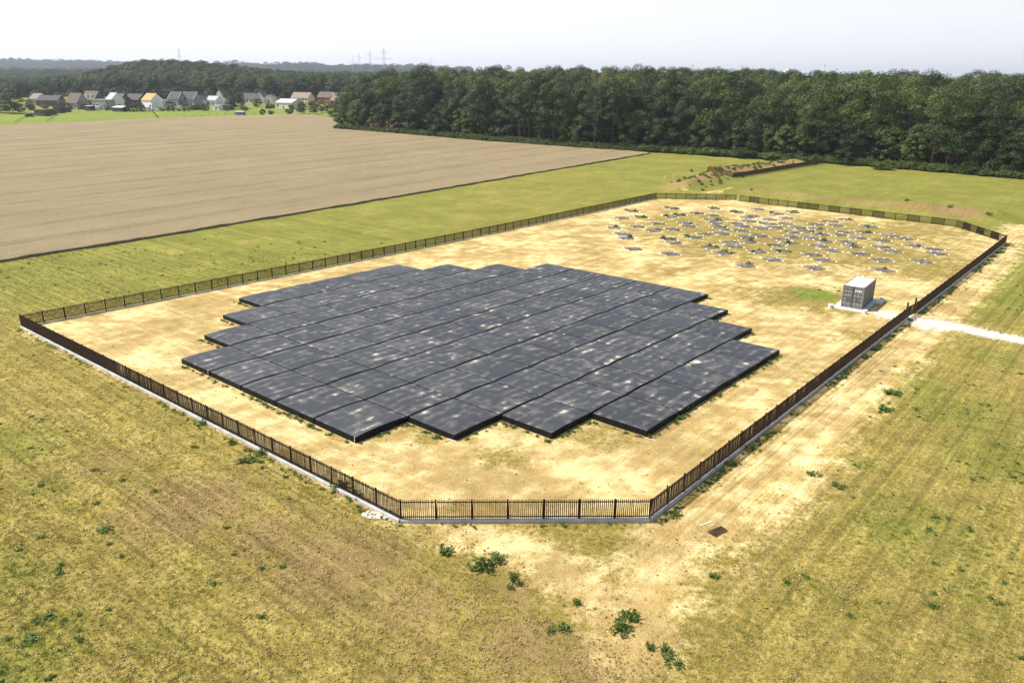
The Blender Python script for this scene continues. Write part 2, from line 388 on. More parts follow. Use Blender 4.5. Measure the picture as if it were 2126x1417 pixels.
sand_out = np.maximum(blobs([(1200, 1190, 3.2, .75), (1100, 1130, 2.2, .6), (1290, 1270, 2.6, .7), (1420, 1120, 3.5, .6), (1370, 1330, 2, .55), (930, 1110, 2.4, .65),
                             (1550, 1060, 3.5, .6), (1500, 1190, 3, .45), (1640, 990, 3.5, .55), (300, 765, 2, .3), (480, 875, 2, .4), (590, 955, 2, .45), (1420, 397, 1.8, .6),
                             (1480, 403, 6, .6), (1400, 384, 3, .5), (1620, 341, 6, .45), (1850, 770, 4, .6)]),
                      np.maximum(strip([(1420, 1100), (1660, 930), (1850, 740), (1960, 640), (2060, 545), (2120, 470)], 3.6, .9), np.maximum.reduce([strip([(0, 785), (90, 890), (170, 985)], .35, .6), strip([(1400, 1110), (1340, 1230), (1310, 1340)], 3.0, .88), strip([(960, 1105), (1130, 1160), (1290, 1290)], 2.4, .82), strip([(1420, 1100), (1560, 1080), (1700, 960)], 2.8, .78)])))
sand_out = np.maximum(sand_out, strip([(46, 690), (400, 860), (640, 985), (832, 1095)], 1.0, .42))
lane_px = at(1700, 930)
green = np.maximum.reduce([blobs([(300, 545, 16, .55), (700, 455, 16, .6), (1100, 385, 18, .75), (40, 610, 8, .55), (500, 520, 14, .5), (1300, 345, 25, .85), (1550, 330, 20, .8), (1850, 385, 26, .8),
                                  (1700, 352, 18, .8), (2110, 430, 14, .85), (1990, 352, 25, .9), (2090, 625, 5.5, .8), (2010, 640, 3, .5), (1900, 790, 4, .75), (2060, 740, 5, .55), (1990, 850, 8, .62),
                                  (1780, 960, 3, .45), (2080, 960, 7, .62), (1900, 1100, 7, .55), (1720, 1250, 5, .4), (2050, 1250, 6, .42), (30, 920, 6, .6), (60, 1010, 3, .5),
                                  (40, 1190, 3, .55), (120, 1300, 2.5, .55), (30, 1380, 4, .6), (220, 1110, 2, .45), (60, 720, 5, .4), (330, 1330, 3, .4), (180, 780, 4, .3), (1690, 380, 10, .6)]),
                           strip([(1960, 610), (2080, 512)], 1.0, .8)])
green_in = blobs([(1690, 612, 3.4, 1.2), (1650, 600, 1.6, .6), (1760, 650, 1.6, .5), (1832, 622, 1.2, .9), (1740, 600, 1.5, .6)])
grass_in = np.maximum.reduce([blobs([(1600, 500, 24, .95), (1450, 470, 18, .9), (1750, 480, 20, .9), (1850, 530, 16, .85), (1940, 560, 12, .85), (1250, 510, 9, .25), (1900, 480, 14, .8), (1650, 620, 9, .8), (1560, 600, 8, .55), (1820, 700, 6, .6), (1660, 780, 5, .45), (1400, 560, 8, .5),
                                     (900, 895, 2.8, .8), (1040, 945, 3, .75), (1250, 900, 3.5, .7), (1430, 900, 2.4, .35), (1570, 690, 5, .3), (470, 720, 2.2, .3), (1060, 905, 2, .5),
                                     (1000, 520, 8, .35), (1500, 520, 8, .5)]), strip([(430, 770), (560, 840), (700, 905)], .8, .55)])
brown = np.maximum.reduce([blobs([(400, 1050, 6, .85), (700, 1170, 6, .85), (560, 1110, 4, .8), (1250, 1375, 3, .95), (1090, 1340, 3.5, .8), (850, 1260, 4, .75), (230, 960, 4, .6), (130, 850, 5, .35), (900, 1330, 4, .55), (1080, 1215, 2.0, .75), (1560, 1190, 4, .5), (330, 1150, 3, .45)]),
                           strip([(1560, 404), (1700, 418), (1850, 432), (2000, 450)], 6.0, .85), strip([(1400, 392), (1480, 368), (1570, 353), (1650, 341)], 5, .95)])
sand = np.where(ins, np.clip(1.05 - .95 * grass_in, 0, 1), sand_out); sand = np.where(ins, sand * (1 - .9 * green_in), sand)
green = np.where(ins, np.maximum(green_in, .30 * grass_in), np.maximum(green, np.where((x < -12) | (x > 22), .27, .17) + .40 * sstep(72, 105, y)))
brown = np.where(ins, .35 * (grass_in > .2) + .1, brown)
track_c = [at(1838, 652), at(1870, 658), at(1905, 668), at(1960, 672), at(2040, 690), at(2126, 707), at(2300, 745)]
gd = polydist(track_c, x, y); gravel = np.clip(1.25 - gd / (1.5 + .5 * fbm(x, y, 4, 8)), 0, 1)
gravel = np.maximum(gravel, blobs([(1930, 676, 2.6, .95), (790, 1066, .9, .7)]))
track_poly_d = gd < 3.2
PAST = [at(-60, 268), at(0, 261), at(300, 247), at(560, 239), at(640, 236), at(700, 244), at(705, 236), at(600, 226), at(440, 224), at(330, 226), at(200, 228), at(0, 229), at(-60, 231)]
past = inside(PAST, x, y)
fe = [at(*p) for p in [(700, 268), (850, 279), (1000, 292), (1200, 307), (1400, 318), (1560, 328), (1720, 338), (1900, 352), (2126, 371), (2330, 392)]]
floor = inside(fe + [fe[-1] + np.array([250., 150]), np.array([300., 700]), fe[0] + np.array([0., 300])], x, y)
farz = (y > 330) & ~floor
pasture = np.where(past, 1.0, np.where(ins, 1.0 * green_in, 0)); green = np.where(farz, .8, green); brown = np.where(farz, 0, brown); brown = np.where(floor, 1.3, brown); green = np.where(floor, .1, green); sand = np.where(floor, 0, sand)
cx = (x.reshape(ny, nx)[:-1, :-1] + x.reshape(ny, nx)[1:, 1:]).ravel() / 2; cy = (y.reshape(ny, nx)[:-1, :-1] + y.reshape(ny, nx)[1:, 1:]).ravel() / 2
I = np.arange(nx * ny).reshape(ny, nx)
Q = np.stack([I[:-1, :-1].ravel(), I[:-1, 1:].ravel(), I[1:, 1:].ravel(), I[1:, :-1].ravel()], 1)
isin = inside(POLY, cx, cy); istrack = (polydist(track_c, cx, cy) < 2.3) & ~isin; ispast = inside(PAST, cx, cy)
def sdist(p, q): d = (q - p) / np.linalg.norm(q - p); return (x - p[0]) * d[1] - (y - p[1]) * d[0]
dl, dr = sdist(FP['A'], FP['B']), sdist(FP['C'], FP['D']); lf = x < (FP['B'][0] + FP['C'][0]) / 2 + (44 - y) * .15
lane = np.where(lf, dl, dr); lane_amt = np.clip(np.abs(x - 1 - (44 - y) * .15) / 14, .0, 1) * np.where(y < 150, 1, .4) * np.where(ins, .55, 1)
VALL = np.stack([x, y, z], 1)
for nm, sel in (('ground', ~(isin | istrack | ispast)), ('sand_yard', isin), ('gravel_track', istrack), ('pasture', ispast)):
    q = Q[sel]; u, inv = np.unique(q, return_inverse=True); q = inv.reshape(q.shape)
    m = bpy.data.meshes.new(nm); m.vertices.add(len(u)); m.vertices.foreach_set('co', VALL[u].ravel())
    m.loops.add(len(q) * 4); m.loops.foreach_set('vertex_index', q.ravel().astype(np.int32))
    m.polygons.add(len(q)); m.polygons.foreach_set('loop_start', np.arange(0, len(q) * 4, 4, dtype=np.int32))
    m.update(calc_edges=True); m.polygons.foreach_set('use_smooth', [True] * len(q)); m.materials.append(MAT['ground'])
    for an, av in (('lane', lane), ('lane_amount', lane_amt), ('sand', sand), ('green', green), ('brown', brown), ('gravel', gravel), ('pasture', pasture)):
        a = m.attributes.new(an, 'FLOAT', 'POINT'); a.data.foreach_set('value', av[u].astype(np.float32))
    m.update(); tag(link(nm, m), kind='structure')

# wheat field: a standing crop with real height, ruled between its near edge and its far edge
e0, e1 = at(0, 545), at(1352, 319)
dv = (e1 - e0) / np.linalg.norm(e1 - e0); es = e0 - dv * 75
farpts = [at(0, 262) + (at(0, 262) - at(300, 248)) * 1.0, at(0, 262), at(300, 248), at(560, 240), at(640, 237), at(690, 246), at(702, 268), at(850, 281), at(1000, 294), at(1200, 307), e1 + np.array([-.3, .6])]
fl = np.array(farpts); seg = np.r_[0, np.cumsum(np.hypot(*np.diff(fl, axis=0).T))]; seg /= seg[-1]
T = np.linspace(0, 1, 420); U = np.linspace(0, 1, 150) ** 1.4
edge = es[None] + (e1 - es)[None] * T[:, None]
edge = edge + np.stack([-dv[1] * np.ones_like(T), dv[0] * np.ones_like(T)], 1) * ((vnoise(T * 300, T * 0, 2, 5) - .5) * .5)[:, None]
farc = np.stack([np.interp(T, seg, fl[:, 0]), np.interp(T, seg, fl[:, 1])], 1)
WX = edge[:, None, 0] * (1 - U) + farc[:, None, 0] * U; WY = edge[:, None, 1] * (1 - U) + farc[:, None, 1] * U
WZ = base_h(WX, WY) + .42 + (vnoise(WX, WY, 2.2, 6) - .5) * .16
V = np.stack([WX, WY, WZ], 2).reshape(-1, 3); nt, nu = WX.shape; I = np.arange(nt * nu).reshape(nt, nu)
F = np.stack([I[:-1, :-1].ravel(), I[1:, :-1].ravel(), I[1:, 1:].ravel(), I[:-1, 1:].ravel()], 1).tolist()
ring = np.concatenate([I[:, 0], I[-1, 1:], I[::-1, -1][1:], I[0, ::-1][1:]]); low = V[ring].copy(); low[:, 2] -= 1.2
k0 = len(V); V = np.concatenate([V, low]); F += [[int(ring[i]), int(ring[(i + 1) % len(ring)]), k0 + (i + 1) % len(ring), k0 + i][::-1] for i in range(len(ring))]
tag(link('wheat_field', mesh('wheat_field', V, F, MAT['wheat'], True)), kind='structure')

# ------------------------------------------------------------------ black covered boxes
PA, PB = 5.185, 5.247
ORG = np.array([-43.66, 79.25]); AV = np.array([math.cos(TH), math.sin(TH)]); BV = np.array([math.sin(TH), -math.cos(TH)])
rows = [(3, 8), (2, 9), (1, 10), (0, 11), (0, 11), (0, 11), (0, 11), (0, 11), (1, 10), (2, 9), (3, 8)]
ordw = ['first', 'second', 'third', 'fourth', 'fifth', 'sixth', 'seventh', 'eighth', 'ninth', 'tenth', 'eleventh']
HT = .56
def box_meshes(seed):                                  # local x along the rows, local y across them
    r = random.Random(seed); sag = r.uniform(.05, .105); n, k = 14, 8
    lx, ly = PA / 2 - .055, PB / 2 - .11
    nz = lambda u, v: (vnoise(np.array([u * 3 + seed]), np.array([v * 3]), .8, seed)[0] - .5) * .035
    V = []
    for i in range(n + 1):
        for j in range(k + 1):
            u = i / n; v = j / k; e = min(u, 1 - u, v, 1 - v)
            V.append((-lx + 2 * lx * u, -ly + 2 * ly * v, HT - .03 + sag * (1 - (2 * u - 1) ** 2) + (nz(u, v) if e > .01 else 0) - (.018 if e < .01 else 0)))
    F = [(i * (k + 1) + j, (i + 1) * (k + 1) + j, (i + 1) * (k + 1) + j + 1, i * (k + 1) + j + 1) for i in range(n) for j in range(k)]
    top = mesh('cover_sheet', V, F, MAT['tarp'], True)
    idx = [i * (k + 1) for i in range(n + 1)] + [n * (k + 1) + j for j in range(1, k + 1)] + [i * (k + 1) + k for i in range(n - 1, -1, -1)] + [j for j in range(k - 1, 0, -1)]
    W = []; G = []; lv = 4; m = len(idx)
    for q in range(lv):
        for a, t in enumerate(idx):
            px, py, pz = V[t]; h = pz - (pz + .25) * q / (lv - 1) - (.004 if q == 0 else 0)
            w = (vnoise(np.array([a * 1.7 + seed]), np.array([q * 1.3]), 1, seed)[0] - .5) * (.05 if 0 < q else 0)
            bulge = -.012 + w; sx = 1 if abs(abs(px) - lx) < .01 else 0; sy = 1 if abs(abs(py) - ly) < .01 else 0
            W.append((px + math.copysign(bulge * sx, px), py + math.copysign(bulge * sy, py), h))
    G = [(q * m + (a + 1) % m, q * m + a, (q + 1) * m + a, (q + 1) * m + (a + 1) % m)[::-1] for q in range(lv - 1) for a in range(m)]
    return top, mesh('cover_side', W, G, MAT['skirt'], False)
BM = [box_meshes(s) for s in range(10)]
nbox = 0
TILES = []
for r_, (j0, j1) in enumerate(rows):
    for j in range(j0, j1):
        c = ORG + AV * PA * (j + .5) + BV * PB * (r_ + .5)
        pos_ = f'{ordw[j - j0]} from the left end of the {ordw[r_]} row' if r_ else f'{ordw[j - j0]} from the left end of the farthest row'
        if r_ == 10: pos_ = f'{ordw[j - j0]} from the left end of the nearest row'
        lab = f'black tarpaulin box, {pos_}' + ('' if r_ in (0, 10) else ' from the back')
        t = thing('covered_box', lab, 'covered box', (c[0], c[1], 0), TH + (math.pi if random.random() < .5 else 0), 'black covered boxes in the stepped array')
        a, b = random.choice(BM)
        link('cover_sheet', a, t); link('cover_side', b, t); TILES.append((r_, j))

# ------------------------------------------------------------------ picket fences
PANEL = 2.22
def slat_mesh(h=1.30):
    return MB().box(-.026, -.014, 0, .026, .014, h).mesh('slat', MAT['slat'])
POST = MB().box(-.045, -.045, -.45, .045, .045, 1.30).add([(-.045, -.045, 1.30), (.045, -.045, 1.30), (.045, .045, 1.30), (-.045, .045, 1.30), (0, 0, 1.33)], [(0, 1, 4), (1, 2, 4), (2, 3, 4), (3, 0, 4)]).mesh('post', MAT['slat'])
def fence(name, label, p, q, cat='fence', kerb=True, individual=0, dense=None, mats='slat', hgt=1.30, ns=18, first=True, last=True, near_from=0.5, kerbh=.26, off=0.0, end_rail=True, zf=None):
    """A run of slatted panels between posts; slats nearest to the near end are parts of their own."""
    p = np.array(p); q = np.array(q); Ln = np.linalg.norm(q - p); d = (q - p) / Ln; ang = math.atan2(d[1], d[0])
    npan = max(1, int(round(Ln / PANEL))); L = Ln / npan
    zf = zf or (lambda P: gz(P[0], P[1]))
    pts = [p + d * L * k for k in range(npan + 1)]; zs = [zf(P) for P in pts]
    root = thing(name, label, cat, (p[0], p[1], zs[0]), ang)
    loc = lambda k, t=0: Vector((L * k + t, 0, 0))
    mt = MAT[mats]
    zz = lambda s: np.interp(s, [L * k for k in range(npan + 1)], zs) - zs[0]
    for k in range(npan + 1):
        if (k == 0 and not first) or (k == npan and not last): continue
        o = link('post', PM[mats], root, (L * k, 0.0, zz(L * k) + kerbh)); o.rotation_euler = (random.gauss(0, .014), random.gauss(0, .014), 0)
    # slats, ranked by closeness to the near end
    spots = []
    for k in range(npan):
        n_ = int(ns * (1.55 if dense and k in dense else .8 if dense else 1))
        for i in range(n_):
            s = L * k + L * (i + .5) / n_
            spots.append((abs(s - near_from * Ln), s, k))
    spots.sort()
    SMsh = SM[mats]
    off_y = .075
    for n_, (_, s, k) in enumerate(spots):
        if n_ < individual:
            o = link('slat', SMsh, root, (s + random.gauss(0, .003), -off_y, zz(s) + kerbh + .02 + random.gauss(0, .007))); o.rotation_euler = (random.gauss(0, .005), random.gauss(0, .005), 0)
    rest = spots[individual:]
    if rest:
        b = MB()
        for _, s, k in rest:
            zb = zz(s) + kerbh + .02 + random.gauss(0, .008); b.box(s - .026, -off_y - .014, zb, s + .026, -off_y + .014, zb + hgt)
        o = b.build('slat', mt, root); o['kind'] = 'stuff'
    for k in range(npan):
        for hr in (.10, 1.10):
            rb = MB(); z0, z1 = zz(L * k) + kerbh + hr, zz(L * (k + 1)) + kerbh + hr
            x0, x1 = L * k + .055, L * (k + 1) - .055
            rb.add([(x0, -.058, z0), (x1, -.058, z1), (x1, -.008, z1), (x0, -.008, z0), (x0, -.058, z0 + .055), (x1, -.058, z1 + .055), (x1, -.008, z1 + .055), (x0, -.008, z0 + .055)],
                   [(0, 3, 2, 1), (4, 5, 6, 7), (0, 1, 5, 4), (1, 2, 6, 5), (2, 3, 7, 6), (3, 0, 4, 7)])
            rb.build('rail', mt, root)
    if kerb:
        b = MB(); prof = [(-.10 - off, -.4), (.10, -.4), (.10, kerbh - .01), (-.10 - off, kerbh - .01)]
        for k in range(npan):
            m_ = 6
            for i in range(m_):
                s0 = L * k + L * i / m_; s1 = L * k + L * (i + 1) / m_
                w0 = .035 * (vnoise(np.array([s0 * 1.3]), np.array([ang * 9]), 1, 3)[0]); w1 = .035 * (vnoise(np.array([s1 * 1.3]), np.array([ang * 9]), 1, 3)[0])
                P4 = []
                for s, w in ((s0, w0), (s1, w1)):
                    h = zz(s); P4 += [(s, -.20 - w * 2, h - .4), (s, -.16 - w, h + kerbh * .6), (s, -.12, h + kerbh - .02), (s, .04, h + kerbh - .02), (s, .05, h - .4)]
                F_ = [(a, a + 5, a + 6, a + 1) for a in range(4)]
                if k == 0 and i == 0: F_.append((0, 1, 2, 3, 4))
                if k == npan - 1 and i == m_ - 1: F_.append((9, 8, 7, 6, 5))
                b.add(P4, F_)
        b.build('kerb', MAT['kerb'], root)
    return root
PM, SM = {}, {}
for k in ('slat', 'fresh', 'brown'):
    PM[k] = POST.copy(); PM[k].materials[0] = MAT[k]; s = slat_mesh(); s.materials[0] = MAT[k]; SM[k] = s
fence('picket_fence', 'dark slatted fence on pale kerb along the short front edge of the yard', FP['B'], FP['C'], individual=300)
fence('picket_fence', 'long dark slatted fence between meadow corner and front edge, pale kerb at its foot', FP['A'], FP['B'], individual=300, near_from=1, last=False)
fence('picket_fence', 'dark slatted fence running from the front edge up to the gravel track gate', FP['C'], FP['G0'], individual=300, near_from=0, first=False, last=False)
g = fence('picket_gate', 'dark slatted gate where the gravel track enters the yard', FP['G0'], FP['G1'], 'gate', False, individual=90)
for s in (0, np.linalg.norm(FP['G1'] - FP['G0'])):
    MB().box(-.09, -.09, -.5,   .07, .07, 1.95).build('gate_post', MAT['slat'], g, (s, .22, 0))
fence('picket_fence', 'dark slatted fence from the track gate to the far pointed corner', FP['G1'], FP['D'], individual=200, near_from=0, first=False)
fence('picket_fence', 'short slatted fence closing the far pointed corner beside the earth bank', FP['D'], FP['E'], first=False, individual=100, dense={1, 3, 5}, kerbh=.1, kerb=False)
fence('picket_fence', 'back slatted fence with alternating see-through and close-slatted panels before the earth bank', FP['E'], FP['F'], individual=120, kerb=False, kerbh=.1,
      dense={1, 3, 6, 8, 10, 12, 13, 18, 20, 22, 26, 28}, first=False)
fence('picket_gate', 'long low slatted gate across the sandy path at the back of yard', FP['F'] + (FP['G'] - FP['F']) * .7, FP['H'], 'gate', False, individual=150, kerbh=.1, last=False)
fence('picket_fence', 'long dark slatted fence between the sand yard and the green meadow', FP['H'], FP['A'], individual=300, near_from=1, last=False, kerbh=.12)
fa, fb, fc = at(1494, 379), at(1522, 371), at(1708, 340)
fence('picket_fence', 'solid brown fence climbing from the heap to the forest edge', fb, fc, individual=0, mats='brown', kerb=False, kerbh=.12, ns=24)
fence('picket_fence', 'short light orange-brown slatted fence piece at the heap', fa, at(1467, 367), mats='fresh', kerb=False, kerbh=.12, individual=80)
fence('picket_fence', 'brown fence piece joining the orange-brown piece to the long forest fence', at(1471, 365), fb, mats='brown', kerb=False, kerbh=.12, individual=60, last=False)

# ------------------------------------------------------------------ shipping container on its slab
def container():
    c0, c1 = at(1744.4, 638.5), at(1787.5, 645.6)
    w = c1 - c0; ang = math.atan2(w[1], w[0]); W, LN, Hh = 2.44, 6.06, 2.72
    z0 = gz(c0[0], c0[1]) + .18
    slab = thing('concrete_slab', 'pale concrete slab under the grey container', 'slab', (c0[0], c0[1], z0 - .18), ang)
    MB().box(-.75, -.75, -.3, W + .55, LN + .5, .17).build('slab_block', MAT['concrete'], slab)
    b = MB().box(W + .55 - .0, LN - 1.2, -.1, W + 1.25, LN + .5, .165); b.build('slab_step', MAT['concrete'], slab)
    for (bx, by, lb) in ((-.98, -.8, 'pale concrete footing block at the outer corner of the container slab'), (W + .62, -.95, 'small grey footing block at the inner corner of container slab'), (W + .9, LN + .75, 'concrete block behind the container slab by the shaded grass')):
        bl = thing('footing_block', lb, 'concrete block', (0, 0, 0)); bl.location = slab.matrix_basis @ Vector((bx, by, 0))
        bl.rotation_euler = (0, 0, ang)
        MB().bar((0, 0, -.2), (0, 0, .42), .26, .26, 10).build('block_body', MAT['concrete'], bl); MB().bar((0, 0, .42), (0, 0, .47), .29, .29, 10).build('block_cap', MAT['white'], bl)
    t = thing('shipping_container', 'grey steel shipping container with double doors standing on a slab', 'container', (c0[0], c0[1], z0), ang)
    m = MAT['steel']
    def corr(n, Ln, amp):                              # corrugation profile along x, depth along y
        P = []; s = Ln / n
        for k in range(n):
            P += [(k * s + .0 * s, 0), (k * s + .28 * s, 0), (k * s + .42 * s, amp), (k * s + .86 * s, amp)]
        return P + [(Ln, 0)]
    def wall(name, Ln, z_0, z_1, o, a, n):
        P = corr(n, Ln, .045); V = [(u, v, z_0) for u, v in P] + [(u, v, z_1) for u, v in P]; k = len(P)
        link(name, mesh(name, V, [(i, i + 1, k + i + 1, k + i) for i in range(k - 1)], m), t, o, a)
    wall('side_wall', LN - .24, .16, Hh - .12, (W - .03, .12, 0), R(90), 20)
    wall('side_wall', LN - .24, .16, Hh - .12, (.03, LN - .12, 0), R(-90), 20)
    wall('back_wall', W - .24, .16, Hh - .12, (W - .12, LN - .03, 0), R(180), 8)
    P = corr(18, LN - .2, .02); V = [(.07, u, Hh - .03 + v) for u, v in P] + [(W - .07, u, Hh - .03 + v) for u, v in P]; k = len(P)
    link('roof', mesh('roof', V, [(i, k + i, k + i + 1, i + 1) for i in range(k - 1)], MAT['steelroof']), t, (0, .1, 0))
    for px in (0, W - .14):
        for py in (0, LN - .14):
            MB().box(px, py, .16, px + .14, py + .14, Hh - .12).build('corner_post', m, t)
            for zc in (0, Hh - .12): MB().box(px - .01, py - .01, zc, px + .15, py + .15, zc + .16).build('corner_casting', m, t)
    for px in (0, W - .11):
        for zc in (.02, Hh - .11): MB().box(px, .14, zc, px + .11, LN - .14, zc + .11).build('side_rail', m, t)
    for py in (0.0, LN - .11):
        for zc in (.02, Hh - .11): MB().box(.14, py, zc, W - .14, py + .11, zc + .11).build('end_rail', m, t)
    dw = (W - .28) / 2 - .015
    for s in (0, 1):
        d = MB(); x0 = .14 + s * (dw + .03); z_0, z_1 = .15, Hh - .13
        prof = []; nb = 5; hh = (z_1 - z_0) / nb          # horizontal ribs, upper faces catch the sun
        for k in range(nb):
            zb = z_0 + k * hh; prof += [(.07, zb), (.07, zb + hh * .36), (.025, zb + hh * .50), (.025, zb + hh * .84)]
        prof += [(.07, z_1), (.13, z_1), (.13, z_0)]
        n = len(prof); V = [(x0, a, b) for a, b in prof] + [(x0 + dw, a, b) for a, b in prof]
        d.add(V, [(i, n + i, n + (i + 1) % n, (i + 1) % n) for i in range(n)] + [tuple(range(n)), tuple(range(n, 2 * n))[::-1]])
        do = d.build('door', m, t)
        for fx in (.30, .72):
            MB().bar((x0 + dw * fx, -.005, .05), (x0 + dw * fx, -.005, Hh - .06), .022, .022, 6).build('locking_bar', MAT['rod'], do)
        for hz in (.95, 1.12): MB().box(x0 + dw * .34, -.04, hz, x0 + dw * .80, -.012, hz + .045).build('handle', MAT['darksteel'], do)
        MB().box(x0 + (0 if s else dw - .03), .0, z_0, x0 + (.03 if s else dw), .024, z_1).build('gasket', MAT['darksteel'], do)
        for hz in (.35, 1.0, 1.7, 2.35): MB().box((x0 - .03) if not s else (x0 + dw - .03), .0, hz, (x0 + .05) if not s else (x0 + dw + .05), .06, hz + .09).build('hinge', m, do)
        if s:
            MB().box(x0 + .18, .015, Hh - .62, x0 + .48, .022, Hh - .40).build('sticker', MAT['sticker'], do); MB().box(x0 + .56, .015, Hh - .62, x0 + .95, .022, Hh - .40).build('sticker', MAT['sticker'], do)
    MB().box(W - .028, LN - .75, 1.0, W - .010, LN - .63, 1.22).build('warning_label', MAT['yellow'], t)
    a = thing('antenna', 'thin white antenna on the back of the container roof', 'antenna', slab.matrix_basis @ Vector((.25, LN - .25, z0 * 0 + Hh + .18)))
    MB().bar((0, 0, -.02), (0, 0, .62), .02, .012, 6).build('rod', MAT['white'], a); MB().bar((0, 0, -.02), (0, 0, .07), .06, .05, 8).build('antenna_base', MAT['white'], a)
    v = thing('roof_vent', 'small white vent dome on the container roof', 'vent', slab.matrix_basis @ Vector((.95, LN - .4, Hh + .18)))
    MB().bar((0, 0, -.03), (0, 0, .15), .10, .10, 10).build('vent_body', MAT['white'], v); MB().bar((0, 0, .15), (0, 0, .23), .13, .04, 10).build('vent_cap', MAT['white'], v)
container()

# ------------------------------------------------------------------ vegetation meshes
def leaf_quads(C, nrm, size, rng, asp=.62):
    n = len(C); a = rng.normal(size=(n, 3)); a -= (a * nrm).sum(1, keepdims=True) * nrm; a /= np.linalg.norm(a, axis=1, keepdims=True) + 1e-9
    b = np.cross(nrm, a); s = size[:, None]
    V = np.stack([C - a * s * .5, C + b * s * asp * .5 + a * s * .08, C + a * s * .5, C - b * s * asp * .5 + a * s * .08], 1).reshape(-1, 3)
    return V, np.arange(n * 4).reshape(n, 4)
def cloud_mesh(name, V, F, tone, mat):
    m = mesh(name, V, F, mat); a = m.attributes.new('tone', 'FLOAT', 'POINT'); a.data.foreach_set('value', np.asarray(tone, np.float32)); return m
def crown(name, seed, h, r, zlow, mat, nl=70, per=75, leaf=(.26, .58), shape='round', lobe=(.9, 1.9), bare=0.0):
    rng = np.random.default_rng(seed); C = []; Nn = []; Sz = []; T = []
    for _ in range(nl):
        for _t in range(50):
            u = rng.normal(size=3); u /= np.linalg.norm(u); rad = rng.uniform(.45, 1) ** .5
            p = u * rad; zz_ = p[2] * .5 + .5
            wid = {'round': 1, 'cone': 1.15 * (1 - zz_) + .15, 'column': .95, 'egg': 1.1 - .35 * zz_, 'umbrella': .55 + .55 * zz_}[shape]
            c = np.array([p[0] * r * wid, p[1] * r * wid, zlow + (h - zlow) * zz_])
            if rng.random() > bare: break
        c[:2] *= 1 + .18 * (rng.random() - .5)
        lr = rng.uniform(*lobe) * (.75 if shape in ('cone', 'column') else 1); n = int(per * (lr / np.mean(lobe)) ** 2)
        d = rng.normal(size=(n, 3)); d[:, 2] = np.abs(d[:, 2]) * .9 - .25; d /= np.linalg.norm(d, axis=1, keepdims=True)
        rr = lr * (.7 + .38 * rng.random(n))[:, None]; fl_ = np.array([1, 1, .8])
        C.append(c + d * rr * fl_); nn = d + rng.normal(size=(n, 3)) * .38 + np.array([0, 0, .35]); Nn.append(nn / np.linalg.norm(nn, axis=1, keepdims=True))
        Sz.append(rng.uniform(leaf[0], leaf[1], n)); T.append(np.repeat(np.clip(rng.normal(.5, .28), 0, 1), n) + rng.normal(0, .12, n))
    C = np.concatenate(C); V, F = leaf_quads(C, np.concatenate(Nn), np.concatenate(Sz), rng)
    return cloud_mesh(name, V, F, np.repeat(np.clip(np.concatenate(T), 0, 1), 4), mat)
def trunk(name, seed, h, r, zlow, rad, mat, limbs=7):
    rg = random.Random(seed); b = MB(); p = Vector((0, 0, -.4)); top = zlow + (h - zlow) * .72; k = 5; P = [p]
    for i in range(1, k + 1): P.append(Vector((rg.uniform(-.3, .3) * i / 3, rg.uniform(-.3, .3) * i / 3, top * i / k)))
    for i in range(k): b.bar(P[i], P[i + 1], rad * (1 - .8 * i / k), rad * (1 - .8 * (i + 1) / k), 6)
    for q in range(limbs):
        t = rg.uniform(.42, .95); i = min(k - 1, int(t * k)); s = P[i].lerp(P[i + 1], t * k - i); a = rg.uniform(0, 6.28); l = r * rg.uniform(.5, .85) * (1.1 - .5 * t)
        e = s + Vector((math.cos(a) * l, math.sin(a) * l, l * rg.uniform(.35, .8))); b.bar(s, e, rad * .38 * (1.15 - .7 * t), rad * .08, 5)
    return b.mesh(name, mat)
KINDS = {}
def kind(nm, mat, n, h, r, zlow, rad=.32, bark='bark', **k):
    KINDS[nm] = []
    for i in range(n):
        f = random.uniform(.92, 1.08)
        KINDS[nm].append((crown('crown', hash(nm) % 1000 * 0 + len(KINDS) * 50 + i, h, r * f, zlow, MAT[mat], **k), trunk('trunk', len(KINDS) * 91 + i, h, r, zlow, rad, MAT[bark])))
kind('tall', 'leafD', 5, 25, 6.3, 3.5, .36, nl=60, per=200, lobe=(1.5, 3.0), shape='round')
kind('tallm', 'leafM', 4, 24, 6.0, 4.0, .34, nl=54, per=200, lobe=(1.5, 3.0), shape='round')
kind('edge', 'leafD', 4, 14, 4.6, .5, .22, nl=42, per=170, lobe=(1.2, 2.3), shape='egg')
kind('edgem', 'leafM', 3, 12, 3.6, .6, .20, nl=50, per=120, lobe=(.8, 1.6))
kind('brownish', 'leafB', 2, 22, 4.6, 5, .30, nl=70, per=60, shape='round')
kind('olive', 'leafO', 2, 24, 5.6, 4.5, .32, nl=50, per=190, lobe=(1.4, 2.8))
kind('sparse', 'leafG', 2, 20, 4.2, 4, .26, 'paleb', nl=36, per=48, lobe=(.8, 1.4), shape='round')
kind('yellow', 'leafY', 1, 10, 3.6, 1.5, .2, nl=48, per=60, lobe=(.7, 1.4))
kind('poplar', 'leafD', 2, 18, 2.0, .8, .25, nl=52, per=52, lobe=(.7, 1.2), shape='column')
kind('conifer', 'conif', 2, 7, 1.6, .2, .14, nl=44, per=46, lobe=(.4, .8), leaf=(.2, .45), shape='cone')
kind('shrub', 'leafM', 3, 4.0, 2.6, .1, .09, nl=40, per=60, lobe=(.5, 1.1), leaf=(.22, .5))
kind('shrubd', 'leafD', 3, 7.5, 3.6, .1, .14, nl=48, per=60, lobe=(.7, 1.4), leaf=(.28, .6))
kind('pale', 'leafG', 1, 12, 4, 2, .2, nl=52, per=60, lobe=(.8, 1.5))
